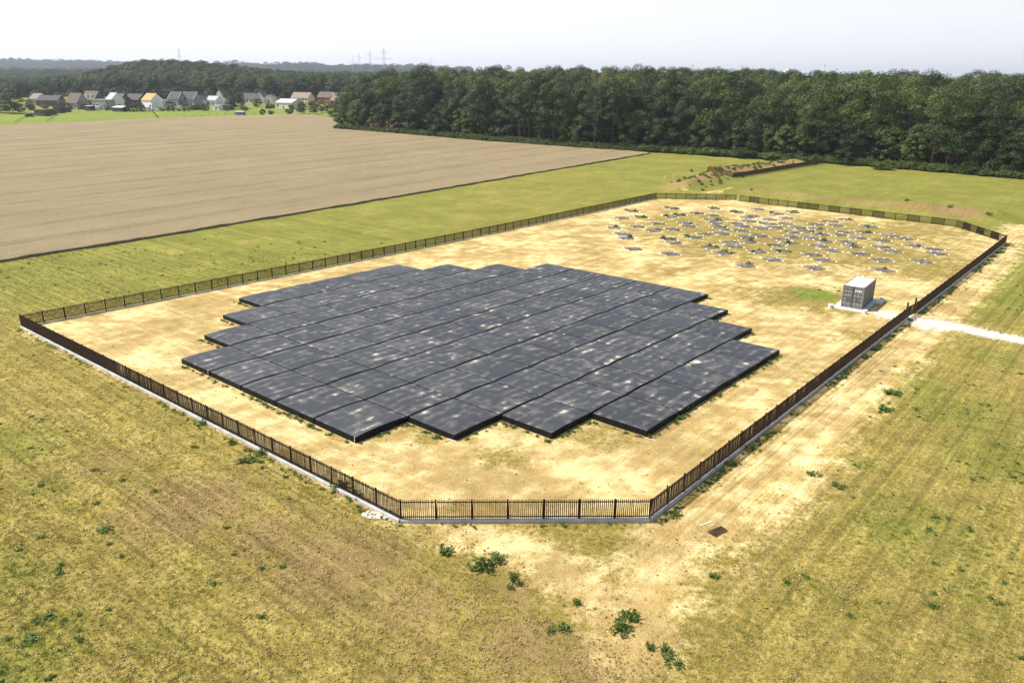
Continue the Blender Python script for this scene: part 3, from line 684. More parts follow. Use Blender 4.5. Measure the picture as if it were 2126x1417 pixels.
def tree(name, label, kd, xy, hgt=None, group=None, wid=None, cat='tree', bare_trunk=False):
    c, tr = random.choice(KINDS[kd]); h0 = max(v.co.z for v in c.vertices) if 'h' not in c else c['h']; c['h'] = h0
    s = (hgt or h0) / h0 * (1 if hgt else random.uniform(.9, 1.1))
    z_ = float(base_h(xy[0], xy[1])) if xy[1] > 330 else gz(xy[0], xy[1])
    t = thing(name, label, cat, (xy[0], xy[1], z_ - .1), random.uniform(0, 6.28), group)
    w = s if wid is None else wid / (c.dimensions_xy if hasattr(c, 'dimensions_xy') else width(c))
    t.scale = (w, w, s)
    link('trunk', tr, t); link('crown', c, t)
    return t
_w = {}
def width(c):
    if c.name not in _w:
        a = np.empty(len(c.vertices) * 3); c.vertices.foreach_get('co', a); a = a.reshape(-1, 3); _w[c.name] = float(np.percentile(np.hypot(a[:, 0], a[:, 1]), 97)) * 2
    return _w[c.name]

# scattered stuff through geometry nodes: one object of points, each carrying a copy of a template
def scatter(name, P, rot, scl, idx, templates, kindv='stuff', label=None):
    c = bpy.data.collections.new(name + '_kinds')
    for i, t in enumerate(templates):
        o = bpy.data.objects.new(f'{name}_k{i:02d}', t); c.objects.link(o)
    m = bpy.data.meshes.new(name); m.vertices.add(len(P)); m.vertices.foreach_set('co', np.asarray(P, np.float32).ravel())
    a = m.attributes.new('rot', 'FLOAT_VECTOR', 'POINT'); a.data.foreach_set('vector', np.asarray(rot, np.float32).ravel())
    a = m.attributes.new('scl', 'FLOAT_VECTOR', 'POINT'); a.data.foreach_set('vector', np.asarray(scl, np.float32).ravel())
    a = m.attributes.new('pick', 'INT', 'POINT'); a.data.foreach_set('value', np.asarray(idx, np.int32)); m.update()
    o = link(name, m); o['kind'] = kindv
    if label: o['label'] = label
    ng = bpy.data.node_groups.new(name, 'GeometryNodeTree')
    ng.interface.new_socket('Geometry', in_out='INPUT', socket_type='NodeSocketGeometry'); ng.interface.new_socket('Geometry', in_out='OUTPUT', socket_type='NodeSocketGeometry')
    n = ng.nodes.new; L = ng.links.new
    gi, go, ip, ci = n('NodeGroupInput'), n('NodeGroupOutput'), n('GeometryNodeInstanceOnPoints'), n('GeometryNodeCollectionInfo')
    ci.inputs[0].default_value = c; ci.inputs[1].default_value = True; ci.inputs[2].default_value = True
    def na(nm, ty):
        q = n('GeometryNodeInputNamedAttribute'); q.data_type = ty; q.inputs[0].default_value = nm; return q.outputs[0]
    e = n('FunctionNodeEulerToRotation'); L(na('rot', 'FLOAT_VECTOR'), e.inputs[0])
    L(gi.outputs[0], ip.inputs['Points']); L(ci.outputs[0], ip.inputs['Instance']); ip.inputs['Pick Instance'].default_value = True
    L(na('pick', 'INT'), ip.inputs['Instance Index']); L(e.outputs[0], ip.inputs['Rotation']); L(na('scl', 'FLOAT_VECTOR'), ip.inputs['Scale']); L(ip.outputs[0], go.inputs[0])
    md = o.modifiers.new('scatter', 'NODES'); md.node_group = ng
    return o
def scat(name, xy, scl, templates, zf=ground_h, dz=0.0, tilt=.0, label=None, weights=None):
    xy = np.asarray(xy); n = len(xy); z_ = zf(xy[:, 0], xy[:, 1]) + dz
    rot = np.stack([RNG.normal(0, tilt, n), RNG.normal(0, tilt, n), RNG.uniform(0, 6.28, n)], 1)
    scl = np.asarray(scl); scl = np.repeat(scl[:, None], 3, 1) if scl.ndim == 1 else scl
    return scatter(name, np.c_[xy, z_], rot, scl, RNG.integers(0, len(templates), n) if weights is None else RNG.choice(len(templates), n, p=weights), templates, label=label)

# ------------------------------------------------------------------ the forest
EDGE = [at(*p) for p in [(703, 268), (850, 279), (1000, 292), (1200, 307), (1400, 318), (1560, 328), (1720, 338), (1900, 352), (2126, 371), (2330, 392)]]
EL = np.array(EDGE); es_ = np.r_[0, np.cumsum(np.hypot(*np.diff(EL, axis=0).T))]
def edge_pt(s, d):                                     # a point d metres behind the forest edge
    p = np.array([np.interp(s, es_, EL[:, 0]), np.interp(s, es_, EL[:, 1])]); q = np.array([np.interp(s + 4, es_, EL[:, 0]), np.interp(s + 4, es_, EL[:, 1])])
    if s + 4 > es_[-1]: q = p + (EL[-1] - EL[-2]) / np.linalg.norm(EL[-1] - EL[-2])
    t = (q - p) / np.linalg.norm(q - p); return p + np.array([-t[1], t[0]]) * d
FLAB = dict(tall='tall dark broadleaf tree', tallm='tall mid green tree', edge='lower dark bushy tree', edgem='lower mid green tree', brownish='brownish green tree', olive='light olive green tree', sparse='thin grey-green tree')
nfor = 0
d0 = [3.2, 8.5, 15, 22.5, 30]
for row, dd in enumerate(d0):
    s = -2.0 + row * 1.3
    while s < es_[-1]:
        front = row < 1
        if front: kd = random.choices(['edge', 'edgem', 'tall', 'sparse'], [5, 3, 3, .6])[0]
        elif row == 1: kd = random.choices(['tall', 'tallm', 'edge', 'sparse', 'olive'], [6, 3, 1.5, .9, .8])[0]
        else: kd = random.choices(['tall', 'tallm', 'brownish', 'olive'], [6, 4, .8, 1.2])[0]
        p = edge_pt(s, dd + random.uniform(-1.5, 1.5))
        hh = {'edge': random.uniform(11, 17), 'edgem': random.uniform(9, 15), 'sparse': random.uniform(17, 21)}.get(kd, random.choice((18, 21, 23, 25, 27.5)) * random.uniform(.93, 1.06) + (row > 1) * .8)
        where = 'near the village' if s < es_[-1] * .17 else 'along the wheat field' if s < es_[-1] * .42 else 'behind the green meadow' if s < es_[-1] * .55 else 'behind the overgrown heap' if s < es_[-1] * .66 else 'behind the far meadow'
        rown = ['in front row', 'in second row', 'in third row', 'in fourth row', 'in fifth row'][row]
        if nfor < 298: tree('forest_tree', f'{FLAB[kd]} {rown} of forest, {where}', kd, p, hh, 'trees of the forest edge'); nfor += 1
        s += random.uniform(4.8, 7.0) if row < 1 else random.uniform(6.5, 9.5)
DEEP = []
s = 0
while s < es_[-1] + 160:
    for dd in np.arange(37, 330, 7.6):
        DEEP.append(edge_pt(min(s, es_[-1] - 1), dd + random.uniform(-3, 3)) + ((EL[-1] - EL[-2]) / np.linalg.norm(EL[-1] - EL[-2]) * max(0, s - es_[-1])) + np.array([random.uniform(-2.5, 2.5), 0]))
    s += 8.0
for dd in d0:                                          # the same wood goes on outside the frame
    for s in np.arange(0, 160, 6.5): DEEP.append(edge_pt(es_[-1] - .5, dd) + (EL[-1] - EL[-2]) / np.linalg.norm(EL[-1] - EL[-2]) * s)
deepk = [k[0] for k in KINDS['tall'] + KINDS['tallm'] + KINDS['brownish'] + KINDS['olive']]
nd = len(DEEP)
scat('forest_interior', DEEP, np.stack([RNG.uniform(.9, 1.15, nd), RNG.uniform(.9, 1.15, nd), RNG.uniform(.80, 1.2, nd)], 1), deepk, base_h, label='dense wood behind the first rows of the forest')
# two pale trunked trees and one yellowish bush that stand out
tree('forest_tree', 'sparse tree with pale trunk standing in front of the dark forest, beyond the container', 'sparse', at(1876, 346), 21, 'trees of the forest edge')
tree('forest_tree', 'sparse grey tree with thin pale trunk at forest edge above the brown fence', 'sparse', at(1805, 340), 19, 'trees of the forest edge')
# bramble belt along the forest foot
und = []
for s in np.arange(-4, es_[-1] + 40, .55):
    for dd in (-1.2, .3, 1.8): und.append(edge_pt(min(s, es_[-1] - 1), dd + random.uniform(-.9, .9)) + (max(0, s - es_[-1] + 1) * (EL[-1] - EL[-2]) / np.linalg.norm(EL[-1] - EL[-2])))
und = np.array(und); nu_ = len(und)
shr = [k[0] for k in KINDS['shrub']]
scat('undergrowth', und, np.stack([RNG.uniform(.35, .6, nu_), RNG.uniform(.35, .6, nu_), RNG.uniform(.28, .62, nu_)], 1), shr, label='bramble belt along the foot of the forest')
for px, py, h, w, lab in [(1752, 343, 5.2, 6.5, 'round dark shrub at the forest foot beside the brown fence end'), (1545, 327, 3.6, 12, 'broad low shrub before the forest left of the brown fence'),
                          (1480, 323, 3.2, 9, 'low spreading shrub before the forest above the heap'), (1150, 300, 3.4, 4, 'upright shrub between wheat field and forest'),
                          (1600, 333, 3.0, 7, 'low shrub between heap and dark forest'), (1830, 352, 2.8, 7, 'low shrub on the meadow rim under the forest'), (2010, 362, 4.2, 6, 'shrub at meadow rim by the far end of the forest')]:
    tree('shrub', lab, 'shrubd' if h > 3.5 else 'shrub', at(px, py), h, None, w, 'shrub')

# woods behind the village: individuals are too many and too far, one mass
wood = []
def skyline(px): return np.interp(px, [-200, 0, 60, 130, 200, 250, 300, 340, 390, 440, 500, 560, 640, 720, 790, 860], [560, 560, 555, 545, 545, 545, 545, 545, 550, 555, 560, 560, 560, 560, 560, 560])
for px in np.arange(-160, 900, 2.2):
    for yy in np.arange(690, 1200, 14):
        if px > 760 and yy < 740: continue
        if random.random() < .62:
            p = far_at(px + random.uniform(-6, 6), yy + random.uniform(-6, 6)); wood.append(p)
wood = np.array(wood)
wx = wood[:, 0] / wood[:, 1] * FOC + 1063
sc = np.interp(wx, [0, 150, 250, 330, 420, 470, 640, 900], [.50, .54, .62, .74, .74, .76, .76, .80]) * RNG.uniform(.82, 1.16, len(wood))
scat('village_wood', wood, np.stack([sc * 1.15, sc * 1.15, sc], 1), deepk + [k[0] for k in KINDS['edge'] + KINDS['pale']], base_h, label='wood on the knoll behind the village')
farw = []
for px in np.arange(-300, 980, .8):
    for yy in (3700, 4050, 4400):
        den = vnoise(np.array([px]), np.array([yy]), 45, 61)[0]
        if random.random() < (.25 if den < .35 else .8): farw.append(far_at(px + random.uniform(-3, 3), yy + random.uniform(-120, 120)))
for px in np.arange(-300, 960, 1.1):
    for yy in (1500, 1800, 2200, 2700):
        if random.random() < .62: farw.append(far_at(px + random.uniform(-3, 3), yy + random.uniform(-140, 140)))
farw = np.array(farw); fs = np.where(farw[:, 1] < 3200, .42, 1) * (.75 + .75 * vnoise(farw[:, 0], farw[:, 1], 160, 62)) * RNG.uniform(.8, 1.2, len(farw))
scat('distant_woods', farw, np.stack([fs * 1.7, fs * 1.7, fs * 1.25], 1), [k[0] for k in KINDS['tall'][:3] + KINDS['edge'][:1]], base_h, label='hazy tree lines near the horizon')

# ------------------------------------------------------------------ the village
def house(label, px0, px1, pyb, pyr, wall, roof, rot=0.0, ridge='x', eave=.56, cols=3, floors=2, dormers=0, chim=1, depth=9, cat='house', name='house', flat=False, verge=False):
    b = at((px0 + px1) / 2, pyb); yy = b[1]; k = ppm(yy)
    Wd = (px1 - px0) / k; H_ = (pyb - pyr) / k; he = H_ * eave
    t = thing(name, label, cat, (b[0], b[1], float(base_h(b[0], b[1])) - .1), rot - .42)
    hw = Wd / 2; m = MB(); D = depth
    if flat:
        he = H_; m.box(-hw, 0, -.3, hw, D, he - .25); m.build('wall', MAT[wall], t)
        rb = MB().box(-hw - .25, -.35, he - .245, hw + .25, D + .3, he).build('roof', MAT[roof], t)
    elif ridge == 'x':                                 # ridge across the view: roof plane faces us
        m.box(-hw, 0, -.3, hw, D, he)
        m.V = [tuple(v) for v in m.V]
        gb = MB().add([(-hw, 0, he), (-hw, D, he), (-hw, D / 2, H_ - .12), (hw, 0, he), (hw, D, he), (hw, D / 2, H_ - .12)], [(0, 2, 1), (3, 4, 5), (0, 3, 5, 2), (1, 2, 5, 4)])
        m.add(gb.V, gb.F); m.build('wall', MAT[wall], t)
        ov = .35; sl = (H_ - he) / (D / 2); rb = MB(); th = .16
        prof = [(-ov, he - ov * sl), (D / 2, H_), (D + ov, he - ov * sl), (D + ov, he - ov * sl + th), (D / 2, H_ + th), (-ov, he - ov * sl + th)]
        V = [(-hw - .2, a, b_) for a, b_ in prof] + [(hw + .2, a, b_) for a, b_ in prof]; n = 6
        rb.add(V, [(i, n + i, n + (i + 1) % n, (i + 1) % n) for i in range(n)] + [(0, 1, 4, 5), (1, 2, 3, 4), (n + 5, n + 4, n + 1, n), (n + 4, n + 3, n + 2, n + 1)])
        rb = rb.build('roof', MAT[roof], t)
        if verge:
            for sx in (-hw - .26, hw + .2): MB().add([(sx, -ov, he - ov * sl), (sx + .14, -ov, he - ov * sl), (sx + .14, D / 2, H_), (sx, D / 2, H_), (sx, -ov, he - ov * sl + .22), (sx + .14, -ov, he - ov * sl + .22), (sx + .14, D / 2, H_ + .22), (sx, D / 2, H_ + .22)],
                                                      [(0, 1, 5, 4), (4, 5, 6, 7), (0, 4, 7, 3), (1, 2, 6, 5), (3, 7, 6, 2), (0, 3, 2, 1)]).build('verge', MAT['frame'], rb)
        for d in range(dormers):
            dx = -hw + Wd * (d + 1) / (dormers + 1); z0 = he + (H_ - he) * .25
            dm = MB().box(dx - .9, D / 2 * .25, z0, dx + .9, D / 2 * .9, z0 + 1.55).box(dx - 1.05, D / 2 * .16, z0 + 1.551, dx + 1.05, D / 2, z0 + 1.7).build('dormer', MAT['frame'], rb)
            
    else:                                              # gable faces us
        m.add([(-hw, 0, -.3), (hw, 0, -.3), (hw, 0, he), (0, 0, H_ - .1), (-hw, 0, he), (-hw, D, -.3), (hw, D, -.3), (hw, D, he), (0, D, H_ - .1), (-hw, D, he)],
              [(0, 1, 2, 3, 4), (9, 8, 7, 6, 5), (0, 4, 9, 5), (1, 6, 7, 2), (4, 3, 8, 9), (3, 2, 7, 8)]); m.build('wall', MAT[wall], t)
        ov = .35; sl = (H_ - he) / hw; th = .16
        rb = MB().prism([(-hw - ov, he - ov * sl + .01), (0, H_), (hw + ov, he - ov * sl + .01), (hw + ov, he - ov * sl + th), (0, H_ + th), (-hw - ov, he - ov * sl + th)], -.3, D + .3)
        rb.F = [f for f in rb.F if len(f) == 4] + [(0, 1, 4, 5), (1, 2, 3, 4), (11, 10, 7, 6), (10, 9, 8, 7)]
        rb = rb.build('roof', MAT[roof], t)
    if chim and not flat:
        cx_ = hw * .45; MB().box(cx_ - .35, D / 2 - .3, H_ - 1.2, cx_ + .35, D / 2 + .3, H_ + .9).build('chimney', MAT['brick'], rb)
    fl = max(1, floors); fh = he / fl
    for f_ in range(fl):
        for c in range(cols):
            if cols == 0: break
            wx_ = -hw + Wd * (c + .5) / cols; ww = min(1.5, Wd / cols * .55); z0 = fh * f_ + fh * .32; hh_ = min(1.5, fh * .5)
            if f_ == 0 and c == cols // 2 and cols > 1:
                MB().box(wx_ - .5, -.05, 0, wx_ + .5, .02, 2.1).build('door', MAT['timber'], t); continue
            w = MB().box(wx_ - ww / 2 - .1, -.05, z0 - .1, wx_ + ww / 2 + .1, .03, z0 + hh_ + .1).build('window', MAT['frame'], t)
            MB().box(wx_ - ww / 2, -.062, z0, wx_ + ww / 2, -.052, z0 + hh_).build('pane', MAT['glass'], w)
    return t
house('small brown roofed house behind the shrub at the village end', 60, 84, 218, 196, 'greyw', 'rtan', .1, cols=2, floors=1)
house('dark gabled house with brown brick end beside the timber sheds', 78, 122, 221, 200, 'brick', 'rgrey', .35, cols=2, floors=1, chim=0)
house('broad brown roofed house at the end of the terrace', 134, 166, 227, 196, 'greyw', 'rbrown', 0, eave=.42, cols=3, floors=1)
house('brown brick terrace house with two white dormers', 166, 203, 224, 192, 'brick', 'rbrown', 0, eave=.5, dormers=2, cols=4)
house('flat roofed grey extension below the dormer house', 187, 227, 228, 208, 'greyw', 'rlight', 0, flat=True, cols=4, floors=1, depth=7)
house('white gabled house with steep grey roof beside the flat extension', 214, 240, 224, 195, 'wwall', 'rlight', -.25, ridge='x', cols=2)
house('narrow brown roofed brick terrace house', 236, 254, 222, 197, 'brick', 'rbrown', 0, cols=2)
house('brick terrace house with dark roof and two chimneys', 255, 294, 221, 197, 'brick', 'rgrey', 0, cols=4)
house('white house with a bright orange tiled roof', 290, 322, 229, 197, 'wwall', 'rorange', -.15, eave=.62, cols=3, floors=1)
house('low flat white annex beside the orange roofed house', 318, 341, 229, 209, 'wwall', 'frame', 0, flat=True, cols=2, floors=1, depth=6)
house('dark grey roofed house with white verges near the yellowish tree', 346, 373, 220, 193, 'greyw', 'rgrey', 0, cols=2, floors=1, eave=.5, verge=True)
house('second dark grey roofed house with white verges behind garden hedge', 373, 406, 220, 193, 'greyw', 'rgrey', 0, cols=3, floors=1, eave=.5, verge=True)
house('white gabled house with dark roof behind the low hedge', 404, 426, 219, 199, 'wwall', 'rgrey', .3, ridge='y', cols=2, floors=1)
house('white bungalow with pale grey roof behind the hedge', 426, 450, 219, 201, 'wwall', 'rlight', .1, cols=2, floors=1)
house('tall white gable end house beside the big dark tree', 447, 467, 217, 189, 'wwall', 'rgrey', .25, ridge='y', cols=1, floors=2)
house('long dark roofed house half hidden by the big tree', 482, 530, 214, 195, 'cream', 'rgrey', 0, cols=5, floors=1, eave=.4)
house('white gabled house with brown roof left of the street lamp', 530, 548, 214, 192, 'wwall', 'rbrown', .2, ridge='y', cols=1)
house('smaller white gabled house with brown roof', 549, 567, 214, 198, 'wwall', 'rtan', .25, ridge='y', cols=1, floors=1)
house('low barn with a wide pale sheet roof', 566, 612, 226, 207, 'cream', 'rlight', -.1, eave=.62, cols=3, floors=1, depth=12, chim=0, cat='barn', name='barn')
house('black roofed hall rising behind the cream farmhouse', 594, 628, 206, 187, 'obrick', 'rgrey', -.2, eave=.55, cols=0, chim=0, cat='barn', name='barn')
house('cream farmhouse with a grey-brown roof', 601, 643, 217, 194, 'cream', 'rtan', 0, cols=5, eave=.55)
house('orange brick house with brown roof among the garden trees', 656, 688, 216, 193, 'obrick', 'rbrown', 0, cols=3)
house('house with light brown roof beside the forest corner', 685, 716, 218, 195, 'brick', 'rtan', .1, eave=.4, cols=2, floors=1)
house('long pinkish orange roof showing behind the forest corner', 722, 754, 212, 194, 'obrick', 'rorange', 0, cols=3, floors=1)
def shed(label, px0, px1, pyb, pyt, wall, roof, cat='shed', depth=4, door='timber', rot=0.0, pitch=.35):
    b = at((px0 + px1) / 2, pyb); k = ppm(b[1]); w = (px1 - px0) / k / 2; h = (pyb - pyt) / k
    t = thing('garden_shed', label, cat, (b[0], b[1], float(base_h(b[0], b[1])) - .05), rot - .42)
    MB().add([(-w, 0, -.2), (w, 0, -.2), (w, depth, -.2), (-w, depth, -.2), (-w, 0, h - pitch), (w, 0, h - pitch), (w, depth, h - .12), (-w, depth, h - .12)],
             [(0, 1, 5, 4), (1, 2, 6, 5), (2, 3, 7, 6), (3, 0, 4, 7), (4, 5, 6, 7)]).build('wall', MAT[wall], t)
    MB().add([(-w - .2, -.25, h - pitch - .01), (w + .2, -.25, h - pitch - .01), (w + .2, depth + .2, h - .1), (-w - .2, depth + .2, h - .1), (-w - .2, -.25, h - pitch + .11), (w + .2, -.25, h - pitch + .11), (w + .2, depth + .2, h + .02), (-w - .2, depth + .2, h + .02)],
             [(0, 3, 2, 1), (4, 5, 6, 7), (0, 1, 5, 4), (1, 2, 6, 5), (2, 3, 7, 6), (3, 0, 4, 7)]).build('roof', MAT[roof], t)
    MB().box(-w * .3, -.04, 0, w * .15, -.005, min(1.9, h * .75)).build('door', MAT[door], t)
    MB().box(w * .4, -.045, h * .35, w * .75, -.005, h * .6).build('window', MAT['glass'], t)
shed('low timber shed with pale roof among the parked clutter', 68, 97, 241, 228, 'timber', 'rgrey')
shed('dark green shed between two timber sheds', 97, 107, 239, 227, 'green', 'rgrey', door='black')
shed('open dark timber shed with flat dark roof', 109, 126, 235, 222, 'timber', 'black')
shed('small dark shed at the end of the timber sheds', 127, 141, 233, 222, 'timber', 'rgrey', rot=.4)
shed('grey garden shed below the dormer house', 174, 189, 230, 220, 'timber', 'rlight')
shed('white garden shed below the flat extension', 189, 198, 229, 221, 'wwall', 'frame')
shed('long garden shed with bright white roof', 230, 258, 232, 221, 'timber', 'frame', pitch=.9)
shed('white walled field shed in the pasture', 442, 456, 229, 219, 'wwall', 'rlight')
shed('teal field shed beside the white field shed', 456, 479, 228.5, 219, 'tealp', 'rgrey')
shed('small pale blue livestock shelter at the wheat edge', 485, 505, 239, 232, 'blue', 'rlight', 'shelter', 3)
def vehicle(label, px, py, ln, body, cat='car', h=1.5, rot=0.0, van=False):
    b = at(px, py); t = thing('parked_' + cat.replace(' ', '_'), label, cat, (b[0], b[1], float(base_h(b[0], b[1]))), rot)
    l = ln / 2
    prof = [(-l, .35), (l, .35), (l, .8), (l * .55, .92), (l * .3, h), (-l * .65, h), (-l * .95, .95), (-l, .9)] if not van else [(-l, .4), (l, .4), (l, h * .55), (l * .82, h), (-l, h)]
    MB().prism(prof, -.85, .85).build('body', MAT[body], t)
    MB().prism([(l * .46, .95), (l * .27, h - .08), (-l * .58, h - .08), (-l * .8, .97)], -.862, .862).build('window', MAT['glass'], t) if not van else MB().box(l * .45, -.862, h * .55, l * .8, .862, h * .8).build('window', MAT['glass'], t)
    for wx_ in (-l * .6, l * .6):
        for wy in (-.87, .65): MB().bar((wx_, wy, .33), (wx_, wy + .22, .33), .33, .33, 10).build('wheel', MAT['black'], t)
vehicle('dark car parked before the timber sheds', 62, 243, 4.4, 'black'); vehicle('grey car parked beside the dark car', 72, 240, 4.3, 'steel')
vehicle('white caravan beside the garden hedge', 306, 231, 5.2, 'wwall', 'caravan', 2.5, van=True); vehicle('white car behind the caravan', 322, 231, 4.3, 'wwall')
vehicle('white van in front of the dark grey roofed house', 371, 226, 5, 'wwall', 'van', 2.3, .2, True); vehicle('black car below the barn', 558, 226, 4.4, 'black')
def digger(px, py):
    b = at(px, py); t = thing('excavator', 'orange excavator standing before the white gabled houses', 'excavator', (b[0], b[1], float(base_h(b[0], b[1]))), .3)
    MB().box(-1.6, -1.2, 0, 1.6, -.7, .8).box(-1.6, .7, 0, 1.6, 1.2, .8).build('crawler_track', MAT['black'], t)
    MB().box(-1.7, -1.2, .85, 1.2, 1.2, 2.3).build('body', MAT['orange'], t); MB().box(.2, -1.15, 2.31, 1.3, .2, 3.4).build('cab', MAT['orange'], t)
    MB().box(.35, -1.17, 2.5, 1.15, -1.152, 3.25).build('window', MAT['glass'], t)
    MB().bar((1.2, .6, 1.8), (3.6, .6, 4.0), .25, .2).bar((3.6, .6, 4.0), (5, .6, 1.6), .2, .15).build('boom', MAT['orange'], t); MB().box(4.6, .1, .8, 5.5, 1.1, 1.6).build('bucket', MAT['black'], t)
digger(557, 221)
lp = at(570, 224); lt = thing('street_lamp', 'slim street lamp behind the barn', 'street lamp', (lp[0], lp[1], float(base_h(*lp))))
MB().bar((0, 0, -.2), (0, 0, 7), .1, .06, 6).build('pole', MAT['mast'], lt); MB().box(-.8, -.12, 6.95, .1, .12, 7.1).build('lamp_head', MAT['frame'], lt)
VT = [('big dark round tree at the left end of the village', 'edge', 28, 236, 14.5, 15), ('dark tree behind the big round village-end tree', 'edgem', 2, 234, 9, 12), ('low dark bush beside the big round tree', 'shrubd', 40, 233, 6, 9),
      ('small round tree before the dark gabled house', 'edgem', 64, 229, 7, 6), ('first slim dark poplar behind the terrace', 'poplar', 157, 213, 17, 4.5), ('second slim dark poplar behind the terrace', 'poplar', 167, 213, 18, 4.5), ('third slim dark poplar behind the terrace', 'poplar', 178, 213, 19, 5),
      ('garden bush between dark gabled house and terrace', 'shrub', 132, 222, 5, 7), ('yellow-green tree behind the dark grey roofed house', 'yellow', 350, 208, 9, 9.5), ('dark rounded bush before the dark grey roofed house', 'shrubd', 355, 229, 6.3, 8),
      ('big spreading dark tree in front of the long dark roofed house', 'edge', 487, 226, 14.5, 15), ('dark bushy tree beside the big spreading tree', 'shrubd', 533, 222, 6.5, 8.5), ('pale grey-green tree behind the white gabled houses', 'pale', 561, 206, 9.5, 7),
      ('round olive tree behind the barn', 'edgem', 587, 212, 7, 6.5), ('green tree before the cream farmhouse', 'edgem', 651, 216, 8, 7), ('round dark tree at pasture edge, first of a pair', 'edge', 627, 238, 8.5, 7), ('round dark tree at pasture edge, second of a pair', 'edge', 650, 237, 8.3, 8),
      ('small tree with visible stem on the grass near the forest corner', 'edgem', 687, 241, 8.2, 8), ('bushy tree behind the small stemmed tree', 'edgem', 668, 234, 8, 7), ('olive bush at the wheat edge', 'shrub', 546, 239, 4.2, 4), ('low round bush at the wheat edge', 'shrub', 563, 238.5, 3, 5),
      ('green bush before the pair of round dark trees', 'shrub', 601, 237, 4.2, 6), ('small conifer at the end of the garden hedge', 'conifer', 426, 230, 5, 3), ('slim conifer behind the white bungalow', 'conifer', 376, 222, 6, 2.5),
      ('tree between the dark tree and small house', 'edgem', 76, 212, 9, 8), ('leafy tree behind the dark gabled house', 'edge', 100, 209, 11, 9), ('leafy tree behind the brown terrace', 'pale', 125, 213, 8, 8), ('tree behind the orange roofed house', 'edge', 322, 209, 9, 10),
      ('dark tree behind the tall white gable', 'edge', 476, 208, 12, 10), ('bush beside the black car below the barn', 'shrub', 620, 226, 5, 4), ('forest corner tree nearest the light brown roof', 'edge', 709, 262, 17, 10)]
for lab, kd, px, py, h, w in VT: tree('shrub' if 'bush' in lab and 'tree' not in lab else 'garden_tree', lab, kd, at(px, py), h, None, w, 'bush' if 'bush' in lab and 'tree' not in lab else 'tree')
for i in range(34):
    px = random.uniform(-10, 740); py = random.uniform(203, 214); kd = random.choice(['edge', 'edgem', 'edge', 'shrubd', 'pale'])
    tree('garden_tree', 'leafy garden tree standing among the village houses, before the wooded knoll', kd, at(px, py), random.uniform(7, 12), 'garden trees between the houses', random.uniform(6, 10))
for i in range(24):
    px = random.uniform(60, 640); py = random.uniform(224, 231)
    tree('garden_bush', 'small leafy bush in the village gardens facing the pasture', random.choice(['shrub', 'shrubd', 'edgem']), at(px, py), random.uniform(2.2, 5), 'bushes in the village gardens', random.uniform(3, 5.5), 'bush')
for i in range(6): tree('hedge_conifer', 'dark clipped conifer in the tall row beside the orange roofed house', 'conifer', at(264 + i * 6.4, 232), 6.4, 'row of dark conifers', 4.2, 'conifer')
for i in range(5): tree('hedge_shrub', 'clipped green shrub of the low hedge before the white houses', 'shrub', at(400 + i * 4.6, 229), 4.0, 'low garden hedge', 3.8, 'shrub')
for i in range(6): tree('garden_shrub', 'small shrub on the grass before the village gardens', 'shrub', at(338 + i * 11, 231), 2.2 + .4 * (i % 3), 'small garden shrubs', 3, 'shrub')
for a, b, lab in [((32, 257), (62, 240), 'scruffy wire fence crossing the pasture before the parked cars'), ((99, 253), (122, 238), 'scruffy wire fence crossing the pasture beyond the sheds'), ((318, 234), (328, 246), 'short wire fence at the edge of the mown pasture'),
                  ((330, 246), (600, 235), 'low wire fence along the wheat edge of the pasture'), ((125, 234), (330, 231), 'wooden post fence along the village gardens')]:
    p, q = at(*a), at(*b); n = max(2, int(np.linalg.norm(q - p) / 5)); t = thing('wire_fence', lab, 'fence', (p[0], p[1], float(base_h(*p))))
    ends = []
    for k in range(n + 1):
        c = p + (q - p) * k / n; zz_ = float(base_h(*c)) - float(base_h(*p)); l = (c[0] - p[0], c[1] - p[1], zz_); ends.append(Vector(l))
        MB().bar((0, 0, -.2), (0, 0, 1.35), .08, .08).build('post', MAT['timber'], t, l)
    w = MB()
    for k in range(n):
        for h in (.5, 1.15): w.bar(ends[k] + Vector((0, 0, h)), ends[k + 1] + Vector((0, 0, h)), .012, .012)
    w.build('wire', MAT['mast'], t)

# ------------------------------------------------------------------ pylons and works near the horizon
def pylon(label, px, dist, H_, arms):
    p = far_at(px, dist); t = thing('power_pylon', label, 'pylon', (p[0], p[1], float(base_h(*p))), .25)
    b = MB(); bw = H_ * .075; prev = None; n = 9; th = .0026 * H_
    for k in range(n + 1):
        f = k / n; w = bw * (1 - f) ** 1.3 + H_ * .008; z_ = H_ * f; ring_ = [Vector((sx * w, sy * w, z_)) for sx, sy in ((-1, -1), (1, -1), (1, 1), (-1, 1))]
        if prev:
            for i in range(4): b.bar(prev[i], ring_[i], th); b.bar(prev[i], ring_[(i + 1) % 4], th * .6); b.bar(ring_[i], ring_[(i + 1) % 4], th * .6)
        prev = ring_
    b.build('lattice_mast', MAT['mast'], t)
    for fz, fw in arms:
        a = MB(); z_ = H_ * fz; w = H_ * fw
        for sx in (-1, 1): a.bar((0, 0, z_ + H_ * .03), (sx * w, 0, z_), th * .9); a.bar((0, 0, z_), (sx * w, 0, z_), th * .9); a.bar((sx * w * .6, 0, z_), (sx * w * .6, 0, z_ - H_ * .03), th * .6); a.bar((sx * w, 0, z_), (sx * w, 0, z_ - H_ * .03), th * .6)
        a.build('cross_arm', MAT['mast'], t)
pylon('tall faint pylon, nearest and rightmost of the group of four', 798, 1250, 57, [(.56, .28), (.72, .22), (.88, .1)])
pylon('faint pylon, second tallest of the group of four', 769, 1450, 57, [(.6, .24), (.85, .13)])
pylon('faint pylon, third of the group of four', 747, 1750, 57, [(.6, .2), (.85, .13)])
